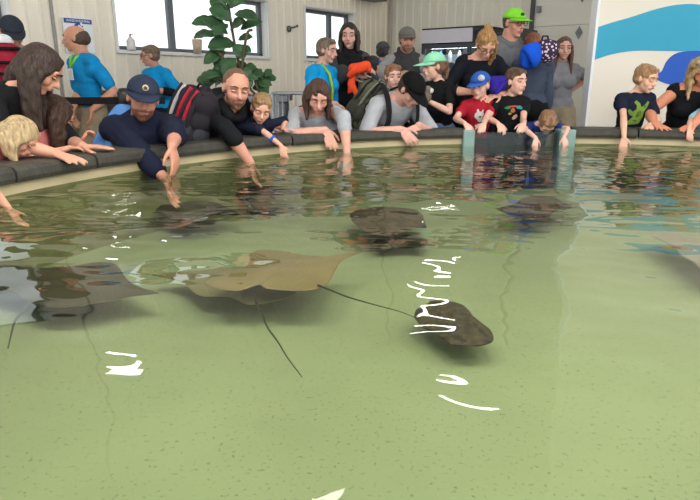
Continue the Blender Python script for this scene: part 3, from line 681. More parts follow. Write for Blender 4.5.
def cap(J, m, mb_=None, name='baseball_cap', turn=0, brim=0.42, tilt=0.0, logo=None, tall=0.0, low=0.17):
    """cap pulled over the skull, with a brim as a sub-part"""
    hh, rh, fh, uh, hp = J['hh'], J['rh'], J['fh'], J['uh'], J['hp']
    R_ = Matrix.Rotation(math.radians(turn), 3, uh); f = R_ @ fh; r = R_ @ rh
    cc = hp(0, -0.04, 0.185); rx, ry, rz = 0.38*hh, 0.47*hh, (0.38+tall)*hh; vs = []; fs = []; seg = 24; rings = 9
    for i in range(rings+1):
        th = math.radians(4+84*i/rings)
        for j in range(seg):
            ph = 2*math.pi*j/seg; st = math.sin(th); drop = 0.0
            vs.append(cc+rh*rx*st*math.cos(ph)+fh*ry*st*math.sin(ph)+uh*rz*math.cos(th))
    for i in range(rings):
        for j in range(seg): fs.append((i*seg+j, (i+1)*seg+j, (i+1)*seg+(j+1) % seg, i*seg+(j+1) % seg))
    fs.append(tuple(range(seg)))
    for ch in J['e'].children:
        if ch.name.startswith('hair') and 'strand' not in ch.name and 'tie' not in ch.name:
            for v in ch.data.vertices:
                p = v.co-cc; l = V((p.dot(rh)/rx, p.dot(fh)/ry, p.dot(uh)/rz)); 
                if l.z > 0.0 and l.length > 0.94: v.co = cc+p*(0.94/l.length)
    mb = MB(); mb.add(vs, fs); o = mb.build(name, m, J['e'], smooth=True)
    s = o.modifiers.new('s', 'SOLIDIFY'); s.thickness = 0.006; s.offset = -1
    if brim:
        n = 14; vs = []
        for i in range(n+1):
            a = math.radians(-72+144*i/n); x = math.sin(a); y = math.cos(a)
            p0 = cc+r*rx*0.99*x+f*(ry if turn in (0, 180) else ry*0.95)*0.99*y+uh*(0.02*hh)
            ln = brim*hh*max(0, math.cos(a*1.15))
            p1 = p0+f*ln-uh*(ln*0.22)-uh*0.10*hh*(abs(x)**2)
            vs += [p0-uh*0.03*hh*(x*x), p1]
        m_ = MB(); m_.add(vs, [(2*i, 2*i+1, 2*i+3, 2*i+2) for i in range(n)]); b = m_.build('brim', mb_ or m, None, smooth=True)
        b.parent = o
        sb = b.modifiers.new('s', 'SOLIDIFY'); sb.thickness = 0.005
        o.matrix_basis = Matrix.Identity(4); b.matrix_parent_inverse = (Matrix.Translation(J['e'].location) @ o.matrix_parent_inverse).inverted() if False else Matrix.Identity(4)
        m_ = MB(); m_.ell(cc+uh*rz, m3(rh, fh, uh), (0.03*hh, 0.03*hh, 0.015*hh), 8, 6); b2 = m_.build('button', m, o, smooth=True); b2.matrix_parent_inverse = Matrix.Identity(4)
    return o
def decal(J, polys, origin, s, name='shirt_print', axis=None, parent=None, target=None):
    """thin print lying on the shirt: polys in print units, thrown along the chest direction onto the cloth"""
    to = target or J['top']; me = to.data
    bvh = BVHTree.FromPolygons([v.co.copy() for v in me.vertices], [tuple(p.vertices) for p in me.polygons])
    f = V(axis) if axis is not None else J['fb']; u = J['ub']-f*J['ub'].dot(f); u.normalize(); r = -(f.cross(u))
    for poly, m in polys:
        xs = [p[0] for p in poly]; ys = [p[1] for p in poly]; bm = bmesh.new()
        vs = [bm.verts.new((x, y, 0)) for x, y in poly]; bm.faces.new(vs); bmesh.ops.triangulate(bm, faces=bm.faces)
        bmesh.ops.subdivide_edges(bm, edges=bm.edges, cuts=3, use_grid_fill=True); bmesh.ops.triangulate(bm, faces=bm.faces)
        ok = True
        for v in bm.verts:
            o = origin+r*v.co.x*s+u*v.co.y*s; h = bvh.ray_cast(o+f*0.35, -f, 0.8)
            if h[0] is None: v.co = o
            else: v.co = h[0]+f*0.004
        me2 = bpy.data.meshes.new(name); bm.to_mesh(me2); bm.free(); link(name, me2, m, J['e'])
def blob(x, y, rx, ry, n=14, j=0.15, rot=0):
    out = []
    for i in range(n):
        a = 2*math.pi*i/n; k = 1+random.uniform(-j, j); p, q = rx*k*math.cos(a), ry*k*math.sin(a)
        out.append((x+p*math.cos(rot)-q*math.sin(rot), y+p*math.sin(rot)+q*math.cos(rot)))
    return out
def RY(px, R): return rim(px, R).y
def onrim(px, R=3.06, z=0.85): return rim(px, R, z-0.1)
def hd(px, py, R): return (px, py, RY(px, R))
NAVY = cloth(28, 32, 52); BLACK = cloth(24, 25, 28); LBLUE = cloth(92, 142, 208); PINK = cloth(225, 130, 130); GREYL = cloth(168, 170, 176)
CYAN = cloth(22, 138, 200); CYAN2 = cloth(20, 150, 215); KHAKI = cloth(148, 134, 112); JEAN = cloth(110, 140, 185); DJEAN = cloth(38, 44, 62); RED = cloth(168, 32, 48); DGREY = cloth(70, 70, 74)
WHITE = cloth(225, 225, 228); HOOD = cloth(104, 106, 112)
UP = V((0, 0, 1)); DN = V((0, 0, -1))
# ---- left side of the rim
rr = lambda px: (rim(px, 1.0)-PC); 
def inw(px): d = V((PC.x, PC.y, 0))-rim(px, PR, 0); d.z = 0; return d.normalized()

J = person('woman with long dark brown hair and black top leaning over the left rim', hd(41, 70, 3.30), (108, 38, 0), H=1.66, sex='f', body=(72, 38), top=BLACK, pants=DJEAN, sleeve=1.15,
    hair='long', hairc=(58, 44, 38), look='down', hands={'R': dict(p=onrim(47, 3.02)+V((0, -0.02, 0)), d=inw(50)+V((0.3, -0.1, -0.25)), n=DN, curl=.12), 'L': dict(p=onrim(74, 3.10, .855), d=V((1, 0.02, -.02)), n=DN, curl=.08)})
for k, (x0, y0, x1, y1, r) in enumerate(((50, 75, 60, 150, .035), (44, 80, 56, 128, .045), (56, 85, 66, 140, .03))): pass
J = person('girl in a pink shirt with brown hair beside the black-topped woman', hd(57, 116, 3.36), (140, 30, 0), H=1.15, sex='f', body=(80, 20), top=PINK, pants=DJEAN, sleeve=.7,
    hair='long', hairc=(66, 46, 36), look='down', hands={'L': dict(p=onrim(75, 3.16, .87), d=V((.5, 0, .8)), n=V((1, 0, 0)), curl=.8), 'R': dict(p=onrim(62, 3.14, .85), d=V((1, 0, 0)), n=DN)})
J = person('small blonde child at the left edge bending over the rim into the water', hd(19, 138, 3.10), (105, 50, 15), H=1.04, sex='f', body=(85, 55), top=PINK, pants=NAVY, sleeve=.9,
    hair='bob', hairc=(172, 148, 112), look='down', hands={'R': dict(p=atz(9, 207, WATER_Z)+V((0, 0, -.01)), d=V((.35, .1, -.75)), n=V((1, 0, 0)), pole=V((-1, -.3, .2)))})
MB().ell(J['hp'](0.0, -0.30, 0.34), J['Mh'], (0.10*J['hh'], 0.07*J['hh'], 0.08*J['hh'])).build('hair_tie', mat('hair_tie', srgb(50, 40, 40), .5, scale=80, var=.5), J['e'], smooth=True)

# man in the navy cap
J = person('man in a navy cap and navy sleeved light blue shirt reaching into the pool', hd(143, 99, 3.10), (22, 12, 8), H=1.62, hh=.232, body=(20, 30), bulk=1.04, top=LBLUE, pants=DJEAN, sleeve=0.3, hair='short', hairc=(48, 38, 32), beard=(120, 78, 62), sk=skin(200, 140, 118), look='down',
    hands={'R': dict(p=atz(165, 175, WATER_Z)+V((0.0, .02, -.03)), d=V((.15, .1, -1)), n=V((1, 0, 0)), pole=V((-.3, -.5, .7))),
           'L': dict(p=at(172, 146, RY(172, 2.70)), d=inw(171)*.2+V((0, 0, -1)), n=V((-.6, .2, 0)), curl=.25, pole=V((.8, -.2, .25)))})
S1 = J['arm']; H = J['H']; tp = []
N, ub, rb, fb = J['N'], J['ub'], J['rb'], J['fb']
for k, t in (('R', .62), ('L', .25)):
    S, E, W = S1[k]; tp += [('c', S-rb*(0.02 if k == 'R' else -.02), E, .052*H, .042*H), ('c', E, E+(W-E)*t, .042*H, .034*H)]
tp += [('e', N-ub*.10*H+fb*.012, m3(rb, fb, ub), (.118*H, .092*H, .14*H)), ('e', N-ub*.2*H+fb*.05, m3(rb, fb, ub), (.095*H, .075*H, .14*H)), ('c', N-ub*.03*H, S1['R'][0], .056*H, .052*H), ('c', N-ub*.03*H, S1['L'][0], .056*H, .052*H)]
to = remeshed(tp, .0075, 2); wrinkle(to, .004, 24, 5)
bm = bmesh.new(); bm.from_mesh(to); bmesh.ops.delete(bm, geom=[v for v in bm.verts if (v.co-N).dot(ub) > .03*H and abs((v.co-N).dot(rb)) < .06*H and (v.co-N).length < .12*H], context='VERTS'); bm.to_mesh(to); bm.free()
link('navy_sleeves', to, NAVY, J['e'])
o = remeshed([('c', at(122, 112, 3.52), at(112, 132, 3.55), .05, .07), ('c', at(112, 132, 3.55), at(97, 150, 3.5), .07, .045), ('c', at(126, 118, 3.5), at(118, 148, 3.45), .08, .08), ('c', at(97, 151, 3.46), at(120, 150, 3.42), .04, .05)], .009, 3); wrinkle(o, .003, 20, 4); link('shirt_tail', o, LBLUE, J['e'])
NCAP = cloth(44, 52, 72); c_ = cap(J, NCAP, None, brim=.42)
hh = J['hh']; hp = J['hp']
mb = MB(); mb.ell(hp(0, .42, .36), m3(J['rh'], -J['uh'], J['fh']), (.075*hh, .075*hh, .012*hh), 14, 6); mb.build('badge', mat('badge_gold', srgb(205, 180, 120), .5, var=.3, scale=90), c_, smooth=True)
mb = MB(); mb.ell(hp(0, .428, .36), m3(J['rh'], -J['uh'], J['fh']), (.045*hh, .045*hh, .012*hh), 12, 6); mb.build('badge_centre', mat('badge_blue', srgb(60, 66, 92), .5), c_, smooth=True)

# man in the black hoodie with a red striped backpack
J = person('man with shaved hair in a black hoodie reaching into the water', hd(236, 89, 3.08), (24, 14, 6), H=1.80, body=(50, 50), bulk=1.06, top=BLACK, pants=DJEAN, sleeve=1.25, hair='buzz', hairc=(112, 84, 66), beard=(140, 98, 80), sk=skin(208, 150, 130), topname='hoodie', look='down',
    hands={'R': dict(p=atz(251, 161, WATER_Z)+V((0, 0, -.02)), d=V((.15, .1, -1)), n=V((1, 0, 0)), pole=V((-.35, -.4, .8)), sleeve=1.3),
           'L': dict(p=onrim(266, 3.22, .87), d=V((1, 0, 0)), n=DN, sleeve=1.9)})
HB = J
N, ub, rb, fb, H = [J[k] for k in ('N', 'ub', 'rb', 'fb', 'H')]
ho = remeshed([('c', N-rb*.09-fb*.045-ub*.01, N+rb*.09-fb*.045-ub*.01, .055, .055), ('e', N-fb*.09-ub*.05, m3(rb, fb, ub), (.13, .06, .09)), ('c', N-rb*.1-fb*.02+ub*.02, N-rb*.05+fb*.09-ub*.0, .045, .04), ('c', N+rb*.1-fb*.02+ub*.02, N+rb*.05+fb*.09-ub*.0, .045, .04), ('c', N-rb*.05+fb*.10-ub*.01, N+rb*.05+fb*.10-ub*.01, .03, .03)], .008, 3)
link('hood', ho, BLACK, J['e'])
def backpack(J, label, size, mats, off=0.0, place=None, stripes=None, drop=0.16, side=0.0, straps=True, strapm=None, smat=None):
    N, ub, rb, fb, H = [J[k] for k in ('N', 'ub', 'rb', 'fb', 'H')]; M_ = m3(rb, fb, ub)
    c = N-ub*(drop+size[2]/2)-fb*(.066*H*J['bulk']+.02+size[1]/2+off)+rb*side
    N0, u0, r0, f0 = N, ub, rb, fb
    if place: c, ub, fb = place; ub = norm(ub); fb = V(fb); fb = (fb-ub*fb.dot(ub)).normalized(); rb = fb.cross(ub); M_ = m3(rb, fb, ub)
    e = empty('backpack', (c.x, c.y, c.z-size[2]/2), label, 'backpack')
    pr = []
    for z in (-.34, 0, .30):
        for x in (-.25, .25): pr.append(('e', c+M_ @ V((x*size[0], 0, z*size[2])), M_, (size[0]*.30, size[1]*.5, size[2]*.26)))
    o = remeshed(pr, .01, 3); wrinkle(o, .004, 20, 2); link('bag', o, mats[0], e)
    pr = [('e', c+M_ @ V((x*size[0], -size[1]*.42, -.2*size[2])), M_, (size[0]*.22, size[1]*.22, size[2]*.24)) for x in (-.18, .18)]
    o = remeshed(pr, .01, 2); link('front_pocket', o, mats[1], e)
    for sx in (-.45, .45):
        pr = [('e', c+M_ @ V((sx*size[0], 0, -.25*size[2])), M_, (size[0]*.10, size[1]*.34, size[2]*.2))]
        link('side_pocket', remeshed(pr, .009, 1), mats[1], e)
    if stripes:
        for k, (x, m_) in enumerate(stripes):
            pts = [c+M_ @ V((x*size[0], -size[1]*(.5-1.0*abs(t)**2.2)*1.04, t*size[2]*1.02+.0)) for t in (-.42, -.25, 0, .2, .35, .47, .5)]
            mb = MB(); mb.tube(pts, .062*size[0], 8, .6); mb.build('stripe', m_, e, smooth=True)
    mb = MB(); t = c+ub*size[2]*.5; mb.tube([t-rb*.04, t-rb*.03+ub*.04, t+rb*.03+ub*.04, t+rb*.04], .008, 8); mb.build('grab_loop', mats[0], e, smooth=True)
    if straps:
        for sg in (1, -1):
            ub, rb, fb = u0, r0, f0; S = N+rb*sg*.075*H; r_ = .062*H*J['bulk']+.028
            pts = [c+ub*size[2]*.42+rb*sg*.05, S-fb*r_*.9+ub*.01, S-fb*r_*.3+ub*.036, S+fb*r_*.4+ub*.012, S+fb*(r_+.012)-ub*.07, S+fb*(r_+.02)-ub*.16+rb*sg*.01, S+fb*r_*.75-ub*.24+rb*sg*.055, S-ub*.30+rb*sg*.07]
            mb = MB(); mb.tube([V(p) for p in spline([tuple(p) for p in pts], 4)], .024, 8, .35); mb.build('strap', strapm or mats[0], e, smooth=True)
    return e, c
RB_ = cloth(160, 40, 58); BK2 = cloth(42, 38, 44)
backpack(J, 'black backpack with red and white stripes on the hoodie man', (.25, .20, .34), (BK2, cloth(58, 60, 66)), stripes=((-.40, BK2), (-.30, cloth(170, 166, 170)), (-.17, BK2), (-.06, RB_), (.07, BK2), (.19, RB_), (.33, BK2)), place=(at(193, 118, 3.72), V((.35, 0, .94)), V((.6, .8, 0))))
# child between
J = person('blond toddler in a navy shirt with a blue wristband at the rim', hd(261, 109, 3.04), (14, 26, 10), H=1.06, body=(28, 36), top=NAVY, pants=DJEAN, sleeve=.85, hair='short', hairc=(150, 118, 84), sk=skin(222, 168, 146), look='down', hh=.185,
    hands={'R': dict(p=onrim(279, 2.88, .775), d=V((.25, -.1, -.9)), n=V((0, 1, -.2)), pole=V((-.2, -.3, 1)), curl=.25),
           'L': dict(p=onrim(281, 3.08, .86), d=V((1, -.15, 0)), n=DN, curl=.15, pole=V((.3, .6, .1)))})
S, E, W = J['arm']['R']; d = (W-E).normalized(); q = E+(W-E)*.55
MB().tube([q-d*.008, q+d*.008], .026, 14).build('wristband', cloth(40, 90, 200), J['e'])

# woman in grey
J = person('woman in a light grey top with brown hair trailing one hand in the pool', hd(318, 97, 3.10), (8, 30, 4), H=1.66, sex='f', body=(6, 42), bulk=1.05, top=GREYL, pants=DJEAN, sleeve=.95, hair='bob', hairc=(76, 54, 46), sk=skin(214, 160, 142), look='down', neckline=.03,
    hands={'R': dict(p=onrim(325, 2.97, .85), d=V((.35, -.45, -.75)), n=V((0, .6, -.8)), curl=.22, pole=V((-1, .1, -.1))),
           'L': dict(p=atz(347, 153, WATER_Z)+V((0, 0, .0)), d=V((.1, -.2, -1)), n=V((-.3, 1, 0)), pole=V((.2, -.8, .1)), sleeve=1.3)})

# man in grey with black cap and olive backpack
J = person('man in grey shirt and black cap with bowed head, hands over the rim', hd(411, 90, 3.05), (38, 42, 0), H=1.78, body=(30, 50), bulk=1.08, top=GREYL, pants=JEAN, sleeve=.85, hair='short', hairc=(60, 45, 38), sk=skin(212, 160, 146), look='down',
    hands={'R': dict(p=onrim(402, 2.96, .835), d=V((.55, -.3, -.55)), n=V((.2, .8, -.6)), curl=.45, pole=V((-1, .1, 0))),
           'L': dict(p=onrim(420, 2.97, .86), d=V((-.35, -.3, -.8)), n=V((-.3, .8, -.3)), curl=.4, pole=V((.6, .3, -.6)))})
cap(J, cloth(16, 16, 18), None, brim=.45)
OL = cloth(86, 86, 72)
backpack(J, 'olive and black backpack worn by the man with the bowed head', (.27, .20, .36), (OL, cloth(58, 58, 52)), place=(at(368, 106, 4.78), V((.55, 0, .83)), V((.75, .65, 0))), stripes=((-.2, cloth(36, 36, 36)), (.05, cloth(120, 120, 106)), (.3, cloth(36, 36, 36))), strapm=cloth(30, 30, 34))
N, ub, rb, fb, H = [J[k] for k in ('N', 'ub', 'rb', 'fb', 'H')]

# ---- children at the clear window
PAL = skin(226, 178, 160)
def hook(px, z=.83, R=3.0): return rim(px, R, z)
def onpane(px, z=.81):
    t = ((px-466)/(578-466)); q = pl+(pr_-pl)*t; return V((q.x, q.y+.0, z-0.1))
RBOY = person('boy in a red shirt and blue cap gripping the clear window', (480, 86, 4.92), (-38, 8, 0), H=1.27, body=(4, 15), top=RED, pants=DJEAN, sleeve=.5, hair='buzz', hairc=(150, 110, 80), sk=PAL, hh=.205,
    hands={'R': dict(p=onpane(468, .865)+V((0, .05, 0)), d=V((.25, -.6, -.35)), n=V((0, .2, -1)), curl=.7, pole=V((-.25, 1, .1))), 'L': dict(p=onpane(488, .865)+V((0, .05, 0)), d=V((-.3, -.6, -.4)), n=V((0, .2, -1)), curl=.6, pole=V((.25, 1, .1)))})
J = RBOY; cc_ = cap(J, cloth(52, 92, 176), None, brim=.5)
q = J['hp'](.22, .22, .36)
mb = MB(); mb.ell(J['hp'](-.20, .30, .34), m3(J['rh'], J['uh'], J['fh']), (.14*J['hh'], .13*J['hh'], .12*J['hh']), 12, 8); mb.build('front_patch', cloth(190, 194, 200), cc_, smooth=True)
o = J['N']-J['ub']*.115*J['H']*1.0
WP = cloth(214, 206, 204); DKP = cloth(50, 26, 34)
decal(J, [(blob(-.2, .5, .5, .32, rot=.4), WP), (blob(.05, .0, .62, .3, rot=-.5), WP), (blob(.35, -.45, .55, .28, rot=.3), WP), (blob(-.1, -.75, .4, .22), WP), (blob(-.35, .85, .12, .25), WP), (blob(.1, .8, .1, .25, rot=-.4), WP)], o, .078)
decal(J, [(blob(-.1, .3, .14, .1), DKP), (blob(.25, .1, .12, .09), DKP), (blob(.2, -.3, .3, .08, rot=.2), DKP)], o+J['fb']*.002, .078)
BBOY = person('boy in a black shirt with colourful print looking sideways', (516, 82, 4.95), (32, 2, 0), H=1.33, body=(4, 14), top=BLACK, pants=DJEAN, sleeve=.45, hair='short', hairc=(92, 68, 50), sk=PAL, hh=.21,
    hands={'R': dict(p=onpane(502, .865)+V((0, .05, 0)), d=V((.2, -.6, -.4)), n=V((0, .2, -1)), curl=.6, pole=V((-.25, 1, .1))), 'L': dict(p=onpane(529, .865)+V((0, .05, 0)), d=V((-.35, -.6, -.35)), n=V((0, .2, -1)), curl=.6, pole=V((.25, 1, .1)))})
J = BBOY; o = J['N']-J['ub']*.07*J['H']
decal(J, [(blob(0, -.1, .32, .3), cloth(196, 120, 80)), (blob(-.7, .25, .35, .18), cloth(60, 130, 90)), (blob(.7, .3, .35, .18), cloth(70, 150, 170)), (blob(0, .45, .7, .12), cloth(200, 90, 60)), (blob(-.35, -.5, .2, .14), cloth(190, 180, 80))], o, .065)
J = person('boy with light brown hair bending down over the clear window', (547, 123, 4.66), (0, 62, 0), H=1.06, body=(0, 60), top=cloth(40, 56, 120), pants=DJEAN, sleeve=.55, hair='short', hairc=(138, 104, 76), sk=PAL, look='down', hh=.18,
    hands={'R': dict(p=at(536, 138, 4.50), d=V((-.1, -.3, -.75)), n=V((0, .8, -.3)), curl=.5, pole=V((-1, .4, .5))), 'L': dict(p=at(564, 137, 4.50), d=V((.15, -.3, -.75)), n=V((0, .8, -.3)), curl=.5, pole=V((1, .4, .5)))})
# ---- right rim
J = person('boy in a navy shirt with a green frog before the white mural wall', hd(646, 79, 3.22), (28, 14, 0), H=1.30, body=(6, 14), top=cloth(28, 34, 54), pants=cloth(36, 38, 48), sleeve=.55, hair='short', hairc=(160, 122, 88), sk=skin(224, 176, 152), hh=.205, look='down',
    hands={'R': dict(p=onrim(631, 2.87, .775), d=V((.0, -.1, -1)), n=V((.3, 1, 0)), curl=.2, pole=V((-.2, -.7, 1))), 'L': dict(p=onrim(655, 3.06, .855), d=V((-.35, -.8, -.15)), n=DN, curl=.25, spread=.25, pole=V((.8, .6, -.2)))})
o = J['N']-J['ub']*.11*J['H']; FG = cloth(120, 150, 62); FG2 = cloth(76, 102, 44)
frog = [(-.2, -1.1), (.25, -1.0), (.55, -.45), (.5, .1), (.75, .5), (.95, .95), (.7, 1.05), (.4, .75), (.1, .55), (-.1, .9), (-.45, 1.15), (-.6, .95), (-.35, .7), (-.3, .35), (-.6, .1), (-.85, .35), (-1.0, .15), (-.75, -.25), (-.45, -.3), (-.65, -.7), (-.95, -1.0), (-.75, -1.2), (-.4, -.9)]
decal(J, [(frog, FG)], o, .085)
decal(J, [(blob(.0, -.1, .2, .35, rot=-.4), FG2), (blob(.45, .6, .18, .12, rot=.5), FG2), (blob(-.2, -.7, .2, .12), FG2)], o+J['fb']*.002, .085)
J = person('woman with blonde hair in a black tank top with both hands on the rim', hd(704, 71, 3.38), (-14, 36, 0), H=1.70, sex='f', body=(-8, 24), bulk=1.08, top=BLACK, pants=BLACK, sleeve=0, hair='curly', hairc=(176, 148, 108), sk=skin(212, 140, 112), look='down', neckline=.04, topname='tank_top',
    hands={'R': dict(p=onrim(660, 3.08, .86), d=V((.05, -.8, -.1)), n=DN, curl=.15, spread=.25, pole=V((-.3, 1, 0))), 'L': dict(p=onrim(700, 3.06, .86), d=V((-.6, -.6, -.1)), n=DN, curl=.2, pole=V((1, .3, .1)))})
J = person('child in a pale blue shirt cut by the right edge of the picture', hd(716, 100, 3.30), (-30, 30, 0), H=1.05, sex='f', body=(-20, 30), top=cloth(140, 208, 232), pants=DJEAN, sleeve=.7, hair='bob', hairc=(190, 160, 120), sk=skin(224, 170, 150), look='down',
    hands={'R': dict(p=onrim(696, 2.93, .84), d=V((.1, -.4, -.9)), n=V((0, 1, 0)), curl=.3, pole=V((-1, .3, .2)))})

# ---- standing behind
GW = person('girl in a mint green cap and black shirt in profile', (434, 67, 5.15), (-72, 4, 0), H=1.40, sex='f', body=(-42, 6), top=BLACK, pants=JEAN, sleeve=.55, hair='pony', hairc=(120, 88, 68), sk=PAL, hh=.215,
    hands={'R': dict(p=at(424, 103, 4.95), d=V((-1, -.1, .2)), n=V((0, .8, -.4)), curl=.5, pole=V((-.2, .6, -1))), 'L': dict(p=at(428, 101, 4.9), d=V((-1, .1, .3)), n=V((0, .4, .8)), curl=.6, pole=V((1, 0, -.8)))})
cap(GW, cloth(150, 222, 186), None, brim=.45)
J = person('young boy with light brown hair peeking over the olive backpack', (393, 77, 5.35), (14, 4, 0), H=1.28, body=(10, 4), top=DGREY, pants=DJEAN, hair='short', hairc=(136, 98, 70), sk=PAL, hh=.20)
J = person('man in grey cap and dark grey vest standing near the back corner', (407, 40, 6.5), (4, 8, 0), H=1.80, body=(4, 2), top=cloth(150, 150, 152), pants=DJEAN, sleeve=1.5, hair='short', hairc=(70, 55, 45), sk=skin(198, 146, 124), beard=(150, 110, 92), bulk=1.08,
    hands={'R': dict(p=at(398, 76, 6.25), d=V((.9, -.1, 0)), n=V((0, .7, -.5)), curl=.5, pole=V((-1, .1, -.25))), 'L': dict(p=at(412, 74, 6.22), d=V((-.9, 0, 0)), n=V((0, .7, -.5)), curl=.5, pole=V((1, .3, -.6)))})
cap(J, cloth(112, 110, 104), None, brim=.25)
def vest(J, m, name='vest', g=.018, hem=.05, open_=False):
    N, ub, rb, fb, H, b = [J[k] for k in ('N', 'ub', 'rb', 'fb', 'H', 'bulk')]; M_ = m3(rb, fb, ub)
    pr = [('e', N-ub*.10*H, M_, (.088*H*b+g+.01, .062*H*b+g+.01, .12*H)), ('e', N-ub*.18*H, M_, (.082*H*b+g+.01, .062*H*b+g+.01, .11*H)), ('e', J['P']+ub*.03*H, M_, (.088*H*b+g+.01, .068*H*b+g+.01, .085*H+.01))]
    for sg in (1, -1): pr += [('c', N-ub*.03*H, N+rb*sg*.06*H-ub*.036*H, .036*H*b+g+.004, .030*H*b+g)]
    for sg in (1, -1): pr.append(('c', N+rb*sg*.035*H+ub*.02*H, N-ub*.03*H+rb*sg*.02*H+fb*.05*H, .018*H, .02*H))
    o = remeshed(pr, .008, 2); wrinkle(o, .003, 20, 9); return link(name, o, m, J['e'])
vest(J, cloth(66, 64, 66))
J = person('person in a bright blue jacket and dark hat seen from behind by the wall', (383, 52, 7.2), (165, 0, 0), H=1.60, sex='f', body=(165, 0), top=cloth(30, 108, 190), pants=DJEAN, sleeve=1.9, hair='short', hairc=(60, 56, 56), topname='jacket', look='open')
cap(J, cloth(74, 74, 76), None, name='knit_hat', brim=0)
J = person('dark-haired child in a grey hoodie beside the bright orange cloth', (372, 67, 6.1), (150, 0, 0), H=1.33, body=(150, 4), top=cloth(150, 150, 152), pants=DJEAN, sleeve=1.9, hair='short', hairc=(34, 30, 30), topname='hoodie', hh=.2)
VW = person('tall dark-haired woman in a black vest standing by the small window', (349, 36, 6.1), (-4, 6, 0), H=1.75, sex='f', body=(12, 2), top=DGREY, pants=DJEAN, sleeve=1.9, hair='bob', hairc=(52, 38, 36), sk=skin(216, 168, 152),
    hands={'L': dict(p=at(360, 70, 5.8), d=V((1, 0, .1)), n=V((0, .8, -.5)), curl=.6, pole=V((1, .4, -1))), 'R': dict(p=at(352, 74, 5.8), d=V((1, 0, 0)), n=V((0, .8, 0)), curl=.6, pole=V((-1, .3, -.8)))})
vest(VW, cloth(28, 28, 32))
# orange cloth held by the woman
e = empty('orange_jacket', at(358, 98, 5.75), 'bright orange jacket bundled over the arm of the woman in the black vest', 'jacket')
q = lambda x, y, Y=5.72: at(x, y, Y)
OR = cloth(240, 84, 48)
o = remeshed([('c', q(354, 69), q(366, 66), .05, .05), ('c', q(354, 70), q(351, 86), .045, .03), ('c', q(351, 84), q(357, 96), .035, .02), ('c', q(351, 84), q(349, 92), .03, .02), ('c', q(356, 70, 5.68), q(364, 68, 5.68), .045, .04)], .009, 2); wrinkle(o, .006, 30, 3); link('fabric', o, OR, e)
o = remeshed([('c', q(354, 70, 5.66), q(350, 75, 5.68), .04, .03), ('c', q(366, 66, 5.7), q(369, 70, 5.7), .035, .025)], .009, 2); link('sleeve', o, OR, e)
CW = person('short-haired woman in a bright blue cardigan by the small window', (327, 51, 5.65), (62, 8, 0), H=1.60, sex='f', body=(55, 4), bulk=1.1, top=CYAN2, pants=BLACK, sleeve=1.7, hair='short', hairc=(112, 96, 84), sk=skin(208, 158, 138), topname='cardigan', long_top=.03,
    hands={'R': dict(p=at(336, 104, 5.4), d=V((.3, 0, -1)), n=V((0, 1, 0)))})
N, ub, rb, fb, H = [CW[k] for k in ('N', 'ub', 'rb', 'fb', 'H')]
mb = MB(); mb.tube([N+rb*.05+fb*.03+ub*.01, N+rb*.05+fb*.13-ub*.08, N+rb*.03+fb*.155-ub*.2, N+rb*.02+fb*.15-ub*.4], .012, 6); mb.build('lanyard', cloth(150, 196, 60), CW['e'], smooth=True)
BW = person('blonde woman with glasses and black top leaning over the boys', (486, 45, 5.12), (6, 42, 0), H=1.68, sex='f', body=(2, 26), bulk=1.12, top=cloth(24, 26, 34), pants=BLACK, sleeve=1.4, hair='bun', hairc=(158, 118, 74), sk=skin(220, 166, 144), look='down', glasses=True, neckline=.028,
    hands={'R': dict(p=at(471, 92, 5.0), d=V((.6, -.4, -.2)), n=V((.2, .3, -1)), curl=.3, pole=V((-1, .3, -.5))), 'L': dict(p=at(500, 94, 5.0), d=V((-.8, -.4, -.2)), n=V((0, .3, -1)), curl=.3, pole=V((1, .3, -.3)))})
hh = BW['hh']; hp = BW['hp']
o = remeshed([('c', hp(-.26, .15, .2), hp(-.30, .2, -.3), .03, .028), ('c', hp(-.30, .2, -.3), hp(-.24, .25, -.85), .028, .012)], .007, 1); link('hair_strand', o, hairm(158, 118, 74), BW['e'])
LM_ = person('tall man in a lime green cap and grey hoodie behind the children', (514, 24, 5.75), (30, 4, 0), H=1.86, body=(14, 3), top=HOOD, pants=DJEAN, sleeve=1.9, hair='buzz', hairc=(90, 76, 66), sk=skin(206, 150, 130), topname='hoodie', glasses=True, bulk=1.12)
cap(LM_, cloth(132, 214, 60), None, brim=.42)
J = LM_; hh = J['hh']
MB().ell(J['hp'](.06, .44, .33), m3(J['rh'], -J['uh'], J['fh']), (.10*hh, .06*hh, .012*hh), 12, 6).build('cap_emblem', cloth(50, 70, 50), J['e'], smooth=True)
N, ub, rb, fb, H = [J[k] for k in ('N', 'ub', 'rb', 'fb', 'H')]
o = remeshed([('c', N-rb*.09-fb*.03-ub*.01, N+rb*.09-fb*.03-ub*.01, .05, .05), ('e', N-fb*.08-ub*.03, m3(rb, fb, ub), (.13, .06, .08)), ('c', N-rb*.09, N-rb*.03+fb*.09-ub*.05, .04, .03), ('c', N+rb*.09, N+rb*.03+fb*.09-ub*.05, .04, .03)], .008, 3); link('hood', o, HOOD, J['e'])
